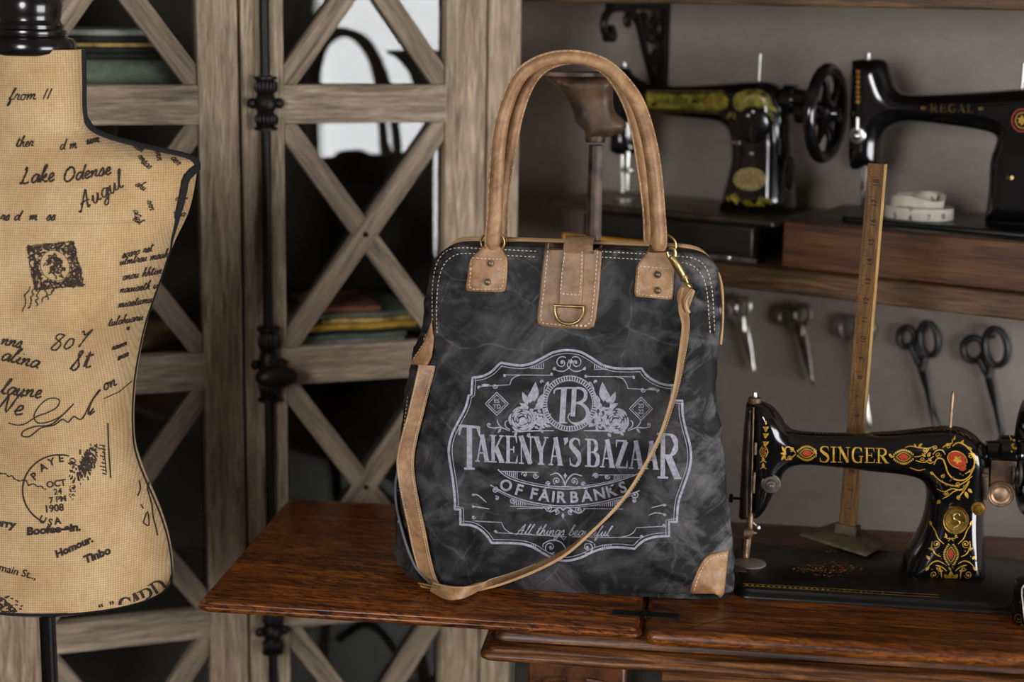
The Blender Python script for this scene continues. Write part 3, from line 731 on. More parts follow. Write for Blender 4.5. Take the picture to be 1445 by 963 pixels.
folded('folded_cloth', 'dark cloth uppermost in the pile behind the left door', 'folded cloth', .52, .70, -.24, -.06, Z3+.0686, .018, 2, ['cloth_dark','cloth_grey'], G)
# a handled basket on the lower shelf of the left door
bk = thing('basket', 'small brown wicker basket with bowed handle behind the left glass door', 'basket', cab(.56, -.17, Z2))
m = MB(); c = cab(.56, -.17, Z2)
m.lathe(c, ZV, [(.001,0),(.055,.0005),(.062,.012),(.058,.022),(.056,.022),(.058,.012),(.05,.003),(.001,.003)], 30)
for k in range(8): m.ring(c + ZV*(.002+.0028*k), CA, CN, .056+.006*math.sin(k*.42), .056+.006*math.sin(k*.42), .0018, 36, 5)
m.build('bowl', M['wicker'], bk)
m = MB(); m.tube([c + CA*(.058*math.cos(a)) + ZV*(.02+.035*math.sin(a)) + CN*.01 for a in np.linspace(0, math.pi, 16)], .0024, 7); m.build('handle', M['wicker'], bk)
# ------------------------------------------------------------------ treadle sewing table
tb = thing('sewing_table', 'varnished oak treadle sewing table with its hinged leaf folded open to the left', 'table', tab(.7, .21, 0))
def slab(u0, u1, v0, v1, z0, z1, prof, mi=0, rc=.012):
    """board with a moulded edge: prof = [(inset, 0..1 of thickness)] from bottom to top"""
    m = MB(); rings = []
    def outl(ins):
        a0, a1, b0, b1 = u0+ins, u1-ins, v0+ins, v1-ins; r = rc; P = []
        for cx, cy, s in ((a1-r, b0+r, -90), (a1-r, b1-r, 0), (a0+r, b1-r, 90), (a0+r, b0+r, 180)):
            for k in range(7): P.append((cx + r*math.cos(R(s+15*k)), cy + r*math.sin(R(s+15*k))))
        return P
    V = []
    for ins, h in prof: V += [tab(p[0], p[1], z0+(z1-z0)*h) for p in outl(ins)]
    n = 28; k = len(prof)
    Fc = [(i*n+j, i*n+(j+1)%n, (i+1)*n+(j+1)%n, (i+1)*n+j) for i in range(k-1) for j in range(n)]
    Fc += [tuple(range(n))[::-1], tuple((k-1)*n+j for j in range(n))]
    m.add(V, Fc, mi); return m
LEAFP = [(.010,0),(.004,.12),(.001,.3),(0,.48),(.0008,.62),(.003,.72),(.0042,.76),(.0042,.86),(.0055,.95),(.008,1)]
lf = slab(0, .522, 0, .42, TZ-.0145, TZ, LEAFP).build('leaf', M['leaf_oak'], tb, sharp=50)
TOPP = [(.006,0),(.001,.14),(0,.34),(.0,.6),(.002,.82),(.005,.95),(.008,1)]
tt = slab(.5245, 1.13, -.003, .425, TZ-.0185, TZ, TOPP)
# the mitred joints of the top's border
def groove(m, P, w=.0012):
    for a, b in zip(P[:-1], P[1:]):
        d = Vector((b[0]-a[0], b[1]-a[1])); d.normalize(); q = Vector((-d.y, d.x))*w/2
        m.add([tab(a[0]+q.x, a[1]+q.y, TZ+.0002), tab(b[0]+q.x, b[1]+q.y, TZ+.0002), tab(b[0]-q.x, b[1]-q.y, TZ+.0002), tab(a[0]-q.x, a[1]-q.y, TZ+.0002)], [(0,1,2,3)], 1, False)
groove(tt, [(.562, .004), (.622, .058), (1.1, .058)])
tt.build('tabletop', [M['top_oak'], M['hole']], tb, sharp=50)
# cove and moulding under the top
slab(.352, 1.10, .006, .41, TZ-.0285, TZ-.0147, [(.004,0),(.0,.2),(0,.5),(.004,.85),(.006,1)]).build('cove', M['mould_oak'], tb, sharp=50)
slab(.337, 1.125, -.012, .42, TZ-.0465, TZ-.0287, [(.012,0),(.004,.06),(.0008,.2),(0,.4),(.0015,.56),(.006,.68),(.0065,.74),(.008,.9),(.013,1)]).build('moulding', M['mould_oak'], tb, sharp=50)
# drawer pair at the left, beaded apron at the right, dark case behind
m = MB(); m.box(TFR, .372, 1.09, .05, .40, TZ-.115, TZ-.0467); m.build('case', M['cab_in'], tb, .002)
for zz, hh in ((TZ-.165, .1), ):
    m = MB(); m.box(TFR, .392, .505, .004, .38, zz, TZ-.0468)
    d = m.build('drawer', M['lace'], tb, .004)
    m = MB(); c = tab(.4485, .004, zz+.062)
    for k in range(10):
        a = 2*math.pi*k/10; e = TU*math.cos(a) + ZV*math.sin(a)
        m.tube([c + e*.012*1 - TV*.001, c + e*.022 - TV*.006, c + e*(.034 if k % 5 else .046) - TV*.001], [.002,.005,.001], 7)
    m.lathe(c, -TV, [(.012,0),(.011,.005),(.005,.008),(.001,.009)], 16)
    for sg in (1,-1):
        m.tube([c + TU*(sg*p[0]) + ZV*p[1] - TV*.003 for p in cr([(.018,-.035),(.04,-.03),(.05,-.005),(.04,.012),(.033,.0),(.04,-.008)], 4)], .0032, 7)
        m.tube([c + TU*(sg*p[0]) + ZV*p[1] - TV*.003 for p in cr([(.012,.038),(.036,.034),(.048,.018),(.05,.03)], 4)], .0028, 7)
    m.build('carving', M['lace'], d)
m = MB(); m.box(TFR, .545, 1.085, .018, .05, TZ-.12, TZ-.0468)
ap = m.build('apron', M['mould_oak'], tb, .002)
m = MB()
for k in range(88):
    c = tab(.549 + .0061*k, .0165, TZ-.0535); m.lathe(c, -TV, [(.0028,-.001),(.0026,.0012),(.0016,.0024),(.0003,.003)], 8)
m.build('beading', M['mould_oak'], ap)
hg = MB()
for du, a, b in ((0, .485, .5215), (1, .525, .562)): hg.box(TFR, a, b, .040, .056, TZ+.0001, TZ+.0014)
hg.tube([tab(.5233, .036, TZ+.0012), tab(.5233, .060, TZ+.0012)], .0018, 8)
hg.build('hinge', M['black_iron'], tb, .0004)
hg = MB()
for du, a, b in ((0, .485, .5215), (1, .525, .562)): hg.box(TFR, a, b, .36, .376, TZ+.0001, TZ+.0014)
hg.tube([tab(.5233, .356, TZ+.0012), tab(.5233, .380, TZ+.0012)], .0018, 8)
hg.build('hinge', M['black_iron'], tb, .0004)
# iron treadle frames
for u in (.44, 1.04):
    m = MB()
    for sg in (0, 1):
        v = .08 if not sg else .34; o = -1 if not sg else 1
        m.tube([tab(u, *p) for p in cr([(v, TZ-.116), (v-.03*o, .5), (v+.0*o, .3), (v+.03*o, .1), (v+.05*o, .014)], 6)], .012, 8)
    m.tube([tab(u, .10, TZ-.128), tab(u, .32, TZ-.128)], .011, 8)
    for zz in (.5, .22): m.tube([tab(u, *p) for p in cr([(.11, zz), (.21, zz+.06), (.31, zz)], 6)], .009, 8)
    m.build('iron_leg', M['black_iron'], tb)
m = MB(); m.tube([tab(.44, .21, .12), tab(1.04, .21, .12)], .009, 8); m.box(TFR, .58, .9, .08, .34, .10, .112); m.build('treadle', M['black_iron'], tb)

# ------------------------------------------------------------------ bag
BR = R(-6.5); BX = Vector((math.cos(BR), math.sin(BR), 0)); BY = Vector((-math.sin(BR), math.cos(BR), 0))
BO = Vector((.0775, 1.948, TZ+.0006)); BH = .409
bag = thing('tote_bag', 'black waxed canvas tote bag with tan leather handles and a pale printed emblem', 'bag', BO)
def bpt(x, y, z): return BO + BX*x + BY*y + ZV*z
def prof(z):
    t = z/BH
    hw = np.interp(t, [0, .06, .2, .45, .7, .88, 1.], [.1905, .195, .193, .1872, .1802, .1735, .1700])
    hd = np.interp(t, [0, .05, .2, .5, .8, 1.], [.070, .074, .067, .048, .031, .021])
    Rr = .034
    if z > BH-Rr: hw -= Rr - math.sqrt(max(0, Rr*Rr - (z-(BH-Rr))**2))
    front = hd; hb = np.interp(t, [0, .05, .2, .5, .8, 1.], [.086, .092, .086, .064, .038, .021])
    return hw, (hd+hb)/2, (hb-hd)/2
def bag_disp(p, nz, t):
    k = min(1, t/.03)*min(1, (1-t)/.06)
    a = noise.noise(Vector((p.x*9, p.y*9, p.z*6)) + Vector((3,1,7)))*.0065
    q = Vector((p.x*16 + .6*noise.noise(p*14), p.y*16, p.z*16))
    b = (1-abs(noise.noise(q + Vector((5,2,1))))*2.0)
    c = (1-abs(noise.noise(Vector((p.x*34, p.y*30, p.z*26)) + Vector((1,9,4))))*2.0)
    low = 1 + 1.4*max(0, .28-t)/.28
    return k*(a*low + .0040*max(0, b)**2*low + .0016*max(0, c)**2)
m = MB(); NA, NZ = 220, 130; V = []
zs = [BH*(i/(NZ-1)) for i in range(NZ)]
zs = [z if z < BH*.86 else BH*.86 + (BH*.14)*math.sin((z-BH*.86)/(BH*.14)*math.pi/2) for z in zs]
for z in zs:
    hw, hd, cy_ = prof(z); t = z/BH; e = 2/ (7. - 2.*t)
    for k in range(NA):
        a = 2*math.pi*k/NA; c, s = math.cos(a), math.sin(a)
        x = hw*math.copysign(abs(c)**e, c); y = hd*math.copysign(abs(s)**e, s)
        # the left gusset bellies out, the right one tucks in behind the front panel
        if x < 0: x -= float(np.interp(t, [0, .08, .3, .5, .72, .9], [.020, .024, .026, .024, .012, 0]))*max(0, 1-abs(y/hd - .1)**2.2)*min(1, abs(c)*1.6)
        else: x += .0105*max(0, 1-t*1.4)*min(1, max(0, c*1.6)); x -= .044*min(1, max(0, (y/hd + .80)/.6))*min(1, max(0, c*1.5))*max(0, 1-1.3*t)
        if x > 0: x -= float(np.interp(t, [.4, .62, .9, 1], [0, .010, .008, .004]))*min(1, c*1.6)
        p = bpt(x, y + cy_, z); nr = (BX*(c/hw) + BY*(s/hd)).normalized()
        d = bag_disp(p, nr, t)
        if t < .02: d = 0
        if x > .5*hw and y > -.8*hd and t < .6: d = min(d, .001)
        V.append(p + nr*d)
Fc = [(i*NA+k, i*NA+(k+1)%NA, (i+1)*NA+(k+1)%NA, (i+1)*NA+k) for i in range(NZ-1) for k in range(NA)]
Fc += [tuple(range(NA))[::-1], tuple((NZ-1)*NA+k for k in range(NA))]
m.add(V, Fc)
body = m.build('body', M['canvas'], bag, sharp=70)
BB = bvh_of(body)
def bfall(x, y):                       # the bag's leaning front plane, where the sight line misses the cloth
    p0 = bpt(0, -.066, 0); up = (bpt(0, -.021, BH) - p0).normalized(); n = BX.cross(up).normalized()
    return atP(x, y, p0, n)
BN = (BX.cross((bpt(0,-.021,BH) - bpt(0,-.066,0)).normalized())).normalized()
if BN.y < 0: BN = -BN
def bh(off): return hitter([BB], bfall, off)

# seams and stitching of the front panel
m = MB()
for P in ([(611,470),(610,440),(611,400),(617,371),(630,355),(650,350),(700,352),(760,355)], [(848,355),(900,358),(950,361),(982,366),(997,380),(1004,405),(1007,440),(1008,472)]):
    P = cr(P, 6); stitches(m, P, bh(.0006), 0)
for P in ([(617,470),(616,440),(618,405),(624,379),(636,364),(654,358),(700,360),(760,363)], [(848,363),(900,366),(948,369),(975,374),(990,388),(997,410),(1000,440),(1002,470)]):
    P = cr(P, 6); stitches(m, P, bh(.0006), 0)
for P in ([(600,500),(583,560),(573,640)], [(576,560),(566,640),(562,740)]):
    stitches(m, cr(P, 6), bh(.0006), 0, 3.4, 3.6, 1.0)
m.build('stitching', M['stitch'], body)
# tan leather edges of the zipped mouth
m = MB()
e1 = cr([(-.171,.014,.33),(-.171,.012,.375),(-.160,.012,.399),(-.139,.012,BH+.0045),(-.07,.012,BH+.0055),(0,.012,BH+.0055),(.07,.012,BH+.005),(.132,.012,BH+.0035),(.155,.008,.399),(.1695,.004,.374),(.1735,.0,.336),(.1725,-.004,.300)], 6)
for dy, r in ((0, .0018), (.012, .0016)): m.tube([bpt(p[0], p[1]+dy, p[2]-.0022) for p in e1], r, 8)
m.build('zip_edge', M['zip'], bag)

# ---- handles
def sweep_handle(P, Yd, r, edge):
    m = MB(); pts = [atY(x, y, d) for (x, y), d in zip(cr(P, 7), np.interp(np.linspace(0, 1, len(cr(P, 7))), np.linspace(0, 1, len(Yd)), Yd))]
    n = len(pts); rr = [r*(1 + .10*math.cos(2*math.pi*i/(n-1))) for i in range(n)]
    for k, f in enumerate((.55, .72, .86, .95)): rr[k] *= f; rr[-1-k] *= f
    m.tube(pts, rr, 14)
    # raw folded edge with a row of stitches running along the outer side
    cen = sum(pts, Vector())/n; E = []
    for i, p in enumerate(pts):
        t = (pts[min(i+1,n-1)] - pts[max(i-1,0)]).normalized(); o = (p - cen); o = (o - t*o.dot(t)).normalized()
        E.append((p, o, t))
    side = edge
    wv = [o*.0026 for p, o, t in E]; cn = [p + (o*(rr[i]*.84)*side) - Vector((0,.0015,0)) for i, (p, o, t) in enumerate(E)]
    strap(m, cn, wv, .0042)
    for i in range(2, n-4, 2):
        a = cn[i] + wv[i]*.6*side - Vector((0,.0028,0)); b = cn[i+1] + wv[i+1]*.6*side - Vector((0,.0028,0))
        b = a + (b-a)*.62
        m.tube([a, b], .00040, 5, 1)
    return m
HF = [(695,352),(696,330),(699,300),(701,250),(705,195),(715,150),(732,112),(753,93),(780,83),(808,81),(836,86),(858,97),(880,118),(899,147),(913,190),(922,240),(927,300),(929,330),(929,354)]
sweep_handle(HF, [1.936,1.931,1.927,1.925,1.924,1.923,1.919,1.915,1.913], .0080, 1).build('handle', [M['leather'], M['stitch']], bag)
HB = [(706,352),(706,299),(711,250),(719,206),(728,163),(741,126),(757,101),(780,86),(808,81),(835,86),(857,98),(876,122),(891,153),(901,189),(909,237),(917,300),(918,352)]
sweep_handle(HB, [1.972,1.962,1.952,1.948,1.947,1.948,1.952,1.962,1.968], .0070, -1).build('handle', [M['leather'], M['stitch']], bag)
def rivet(mb, x, y, off, r=.0042, mi=0):
    p = bh(off)(x, y); mb.lathe(p, -BN, [(r,-.001),(r,.0012),(r*.8,.0022),(r*.35,.0028),(.0003,.003)], 18, mi); 
    mb.ring(p - BN*.0012, BX, ZV, r*1.02, r*1.02, .0006, 20, 6, mi)
def tab_patch(outline, stitch, rivets, name='handle_tab'):
    m = MB(); patch(m, outline, bh(0), BN, lambda x, y: .0048 + .0058*min(1, max(0, (360-y)/22)), 3.5, 0, 9.)
    stitches(m, stitch, bh(.0052), 1, 4, 3, 1.3)
    o = m.build(name, [M['leather'], M['stitch']], bag, sharp=60)
    if rivets:
        for x, y in rivets:
            r_ = MB(); rivet(r_, x, y, .0050, .0038); r_.build('rivet', M['rivet'], o)
    return o
t1 = cr([(688,328),(686,341),(678,352),(668,362),(663,370),(660,390),(658,408),(664,411),(690,412),(710,412),(714,405),(716,385),(716,366),(712,357),(707,347),(707,328)], 3)
tab_patch(t1, [(666,367),(662,404),(668,408),(706,409),(711,404),(713,370)], [(692,372),(688,398)])
o = bpy.data.objects
m = MB(); stitches(m, [(667,365),(712,366)], bh(.0056), 0, 4, 3, 1.2); m.build('seam_stitch', M['stitch'], o['handle_tab'])
t2 = cr([(918,332),(915,352),(905,366),(899,376),(896,400),(896,416),(902,419),(925,421),(946,423),(950,417),(951,395),(951,376),(945,364),(941,352),(939,332)], 3)
tr_ = tab_patch(t2, [(902,377),(899,413),(905,416),(944,420),(948,414),(948,380)], [(928,387),(928,410)])
m = MB(); stitches(m, [(903,376),(949,379)], bh(.0056), 0, 4, 3, 1.2); m.build('seam_stitch', M['stitch'], tr_)
# rear tabs, seen only from behind
for sx in (-.103, .103):
    m = MB(); m.box((bpt(sx, .0, 0), BX, BY, ZV), -.022, .022, .026, .031, BH-.06, BH-.008); m.build('handle_tab', M['leather'], bag, .003)

# ---- flap
m = MB()
fl = [(770,343),(810,343.5),(850,345),(849,370),(845,420),(841,452),(838,461),(830,465),(800,464),(766,461),(759,457),(758,449),(761,420),(765,380)]
patch(m, cr(fl, 1, True), bh(0), BN, .0040, 5., 0, 4.)
stitches(m, [(774,348),(769,400),(763,448),(766,456),(800,459),(828,460),(834,455),(838,420),(844,350)], bh(.0052), 1, 4.2, 3.2, 1.5)
# the flap goes over the mouth to the rear
V0 = [bpt(x, y, z) for x in (-.0155, .0185) for (y, z) in ((-.030, BH-.004), (-.024, BH+.0062), (.0, BH+.0105), (.024, BH+.0062), (.030, BH-.03))]
m.add(V0 + [p + ZV*.003 + BY*(.002 if i % 5 > 2 else -.002) for i, p in enumerate(V0)], [(i, i+1, i+6, i+5) for i in range(4)] + [(i+10, i+11, i+16, i+15) for i in range(4)] + [(i, i+1, i+11, i+10) for i in range(4)] + [(i+5, i+6, i+16, i+15) for i in range(4)] + [(4,9,19,14)], 0)
fo = m.build('flap', [M['leather_flap'], M['stitch']], bag, sharp=60)
m = MB(); bs = [(796,343),(825,344),(823,400),(820,436),(788,433),(790,400)]
patch(m, bs, bh(.0042), BN, .0030, 5., 0, 3.)
stitches(m, [(799,346),(794,380),(791,414),(818,416),(821,380),(822,347)], bh(.0085), 1, 4, 3, 1.4)
so = m.build('flap_band', [M['leather_flap'], M['stitch']], fo, sharp=60)
m = MB(); c = bh(.0095)(803, 436); dx, dz = .0165, .0185
P = [c + BX*x + ZV*z for x, z in cr([(-dx, .003),(-dx,-.005),(-.0115,-.0145),(0,-dz),(.0115,-.0145),(dx,-.005),(dx,.003)], 6)]
m.tube(P, .0019, 10); m.tube([c + BX*(-dx-.001) + ZV*.003, c + BX*(dx+.001) + ZV*.003], .0019, 10)
m.build('d_ring', M['brass'], fo)

# ---- rings beside the handles, swivel clasp
for x, y in ((695, 342), (937, 347)):
    m = MB(); c = atY(x, y, 1.936); m.ring(c, BX, ZV, .0140, .0130, .0015, 30, 8); m.build('ring', M['brass'], bag)
m = MB()
q = lambda x, y, d=1.893: atY(x, y, d)
m.tube([q(*p) for p in cr([(944,350),(951,352),(953,360),(949,368),(944,364),(941,356)], 5)], .0018, 8)
m.tube([q(947,362), q(951,368), q(956,376), q(961,385), q(965,392)], [.0040,.0050,.0052,.0048,.0040], 14)
m.tube([q(964,390), q(967,394)], .0060, 14); m.tube([q(967,394), q(969,399)], .0030, 12)
m.tube([q(949,366,1.889), q(953,372,1.889)], .0016, 8)
m.ring(q(970.5,401), (q(971,401)-q(970,400)).normalized(), BY, .0062, .0062, .0016, 20, 8)
m.build('swivel_clasp', M['brass'], bag)

# ---- corner patch
m = MB(); cp = cr([(1028,777),(1012,780),(998,785),(988,797),(980,815),(974,836),(992,838),(1008,838),(1016,843),(1022,838)], 4)
def cpf(x, y):
    v = ray(x, y).normalized(); h = BB.ray_cast(CAM, v)
    return h[0] if h[0] is not None else None
CPP = [p for p in cp]
cplast = [None]
def cp_hit(x, y):
    for k in range(0, 14):
        h = cpf(x - k*1.2, y - k*.6)
        if h is not None: return Vector((*(h + BX*(.0006*k)).xy, max(h.z, TZ+.0015)))
    h = bfall(x, y); return Vector((*h.xy, max(h.z, TZ+.0015)))
patch(m, CPP, cp_hit, BN, .0026, 5., 0, 4.)
stitches(m, cr([(1025,783),(1010,785),(1000,790),(991,802),(984,818),(979,834)], 4), lambda x, y: cp_hit(x, y) - BN*.0036, 1, 4, 3, 1.3)
m.build('corner_patch', [M['leather'], M['stitch']], bag, sharp=60)

# ---- zip pull leaf at the left
m = MB(); pz = cr([(611,452),(606,468),(598,486),(588,503),(583,514),(590,515),(600,520),(606,512),(611,500),(613,478)], 3)
patch(m, pz, bh(.004), BN, .0034, 4., 0, 3.); stitches(m, [(605,474),(596,492),(588,508)], bh(.009), 1, 3, 3, 1.)
m.build('zip_pull', [M['leather'], M['stitch']], bag, sharp=60)

# ---- shoulder strap
def strap_px(nodes, th, name, mats, st=None):
    """nodes: x, y, stand-off, half-width vector (right, away, up)"""
    D = cr([(x, y, o, *w) for x, y, o, w in nodes], 7); C, Wd = [], []
    for d in D:
        q_ = bh(d[2])(d[0], d[1]); zmin = TZ + .0035 + abs(d[5]) + th/2
        if q_.z < zmin: q_ = atZ(d[0], d[1], zmin)
        C.append(q_); Wd.append(BX*d[3] + BY*d[4] + ZV*d[5])
    # even out the wrinkles of the cloth below
    for _ in range(10): C = [C[0]] + [(C[i-1]+C[i]*2+C[i+1])/4 for i in range(1, len(C)-1)] + [C[-1]]
    m = MB(); strap(m, C, Wd, th, 0, 2)
    if st:
        for i in range(1, len(C)-2):
            for e in st:
                t = (C[i+1]-C[i]); nn = t.cross(Wd[i]).normalized()
                if nn.y > 0: nn = -nn
                for f0, f1 in ((0, .3), (.5, .8)):
                    a = C[i] + t*f0 + Wd[i]*e + nn*(th/2+.0003); b = C[i] + t*f1 + Wd[i]*e + nn*(th/2+.0003)
                    m.tube([a, b], .00040, 5, 1)
    return m.build(name, mats, bag, sharp=35)
SM = [M['leather'], M['stitch'], M['zip']]
v = .0100
strap_px([(604,516,.006,(v,-.001,.0)), (596,560,.008,(v,-.001,.002)), (585,600,.009,(v,-.002,.002)), (577,640,.010,(v*1.05,-.002,.001)), (579,680,.010,(v*1.05,-.002,.0)), (588,730,.010,(v*1.05,-.003,.0)),
          (598,780,.011,(v*1.05,-.003,-.001)), (606,808,.012,(v,-.003,-.002)), (613,829,.013,(v,-.004,-.002))], .0034, 'shoulder_strap', SM, (-.84, .84))
strap_px([(610,829,.012,(.001,.005,.004)), (628,836,.015,(.002,.006,.005)), (652,838,.018,(.004,.0055,.0062)), (680,827,.016,(.004,.007,.0042)), (720,812,.0125,(.003,.008,.0032)), (762,797,.0135,(.002,.0105,.0016)),
          (800,777,.0135,(.001,.0110,.0005)), (845,740,.0135,(.001,.011,-.0012)), (882,700,.0135,(.001,.011,-.0018)), (917,645,.0135,(.0012,.011,-.001)), (941,590,.0135,(.0014,.011,-.001)),
          (955,540,.0130,(.002,.0108,-.001)), (964,485,.012,(.0030,.0105,-.001)), (967,455,.011,(.0030,.010,.0)), (963,440,.010,(.004,.009,.0)), (966,424,.009,(.0065,.006,-.001)), (971,408,.008,(.0075,.003,-.002))], .0032, 'shoulder_strap', SM, (.8,))
strap_px([(972,404,.010,(.0055,-.003,-.003)), (964,414,.013,(.0055,-.004,-.003)), (961,427,.012,(.005,-.006,-.002)), (967,440,.010,(.0045,-.007,.0))], .003, 'strap_loop', SM, (.75,))
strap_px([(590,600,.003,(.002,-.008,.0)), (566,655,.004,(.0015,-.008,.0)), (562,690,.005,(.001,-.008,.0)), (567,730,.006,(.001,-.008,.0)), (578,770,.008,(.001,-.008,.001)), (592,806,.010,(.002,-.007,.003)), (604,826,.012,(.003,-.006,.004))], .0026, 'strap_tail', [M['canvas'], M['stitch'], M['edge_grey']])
m = MB(); c = atZ(607, 829, TZ+.0085); ux = (BX*.93 - BY*.36).normalized(); uy = (ZV*.6 - BY*.8).normalized()
for a, b in (((-1,-1),(1,-1)), ((1,-1),(1,1)), ((1,1),(-1,1)), ((-1,1),(-1,-1))):
    m.tube([c + ux*(.0145*a[0]) + uy*(.0060*a[1]), c + ux*(.0145*b[0]) + uy*(.0060*b[1])], .0016, 8)
m.build('strap_buckle', M['brass'], bag)
# ------------------------------------------------------------------ printed emblem on the bag
EH = bh(.0007)
def e(x, y): return (620 + x/3.008, 480 + y/3.008)
def E_(P): return [e(*p) for p in P]
em = MB()
def ln(P, w, sm=0): ribbon(em, E_(cr(P, sm) if sm else P), w/3.008, EH, 0, 4.)
def ln2(P, w0, sm=5):
    q = cr(P, sm); n = len(q)-1
    ribbon(em, E_(q), [w0/3.008*(.35+.65*math.sin(math.pi*(.12+.76*i/n))) for i in range(n+1)], EH, 0, 3.)
def sp(cx, cy, r0, r1, a, t, w=5): ribbon(em, E_(spiral(cx, cy, r0, r1, a, t)), w/3.008, EH, 0, 3.); blot(em, E_(disc(cx, cy, max(4, r1+1))), EH, 0, 4.)
border = [cr([(262,97),(340,108),(392,99),(438,76),(484,53),(540,43),(598,51),(648,78),(690,105),(740,119),(800,122),(858,120)], 4),
          cr([(858,120),(880,150),(916,175),(958,190),(1000,192)], 4), [(1000,192),(993,258),(1031,258)],
          cr([(1031,258),(1032,310),(1046,380),(1062,440),(1068,500),(1058,560),(1036,625),(1017,680),(1010,730),(1009,772)], 4), [(1009,772),(975,772),(975,833)],
          cr([(975,833),(918,836),(868,852),(829,886)], 4), cr([(829,886),(760,880),(702,884),(650,900),(600,924),(540,937),(488,929),(440,905),(398,880),(350,866),(284,862),(222,862)], 4),
          cr([(222,862),(200,830),(166,800),(130,786),(90,784)], 4), [(90,784),(89,720),(65,718)],
          cr([(65,718),(66,680),(58,600),(47,530),(40,462),(54,400),(84,340),(112,285),(124,236)], 4), [(124,236),(136,232),(141,160)],
          cr([(141,160),(182,154),(222,134),(250,106),(262,97)], 4)]
loop = []
for s_ in border: loop += [np.array(p) for p in s_[:-1]]
ribbon(em, E_(loop + [loop[0]]), 3.3, EH, 0, 4.)
L_ = np.array(loop); T_ = np.roll(L_, -1, 0) - np.roll(L_, 1, 0); T_ /= np.linalg.norm(T_, axis=1)[:,None]
IN = L_ + np.c_[-T_[:,1], T_[:,0]]*14.
ribbon(em, E_(list(IN) + [IN[0]]), 1.0, EH, 0, 4.)
# beaded ring and monogram
for r, w in ((117, 4), (97, 3)): ln(disc(553, 270, r, r, 64) + [(553+r, 270)], w)
for k in range(60):
    a = 2*math.pi*k/60; ln([(553+98*math.cos(a), 270+98*math.sin(a)), (553+116*math.cos(a), 270+116*math.sin(a))], 6)
ln([(529,206),(521,350)], 24); ln([(500,352),(543,352)], 5); ln2([(486,228),(494,209),(530,204),(600,203)], 9, 4)
ln([(573,206),(570,268),(566,325)], 20)
ribbon(em, E_(cr([(570,204),(600,205),(620,222),(618,250),(596,266),(570,268)], 5)), [2+3.2*math.sin(math.pi*i/25) for i in range(26)], EH, 0, 3.)
ribbon(em, E_(cr([(570,268),(606,273),(630,304),(622,338),(590,355),(560,350),(546,328),(556,312),(574,312)], 5)), [1.6+4.2*math.sin(math.pi*min(1, i/26)) for i in range(41)], EH, 0, 3.)
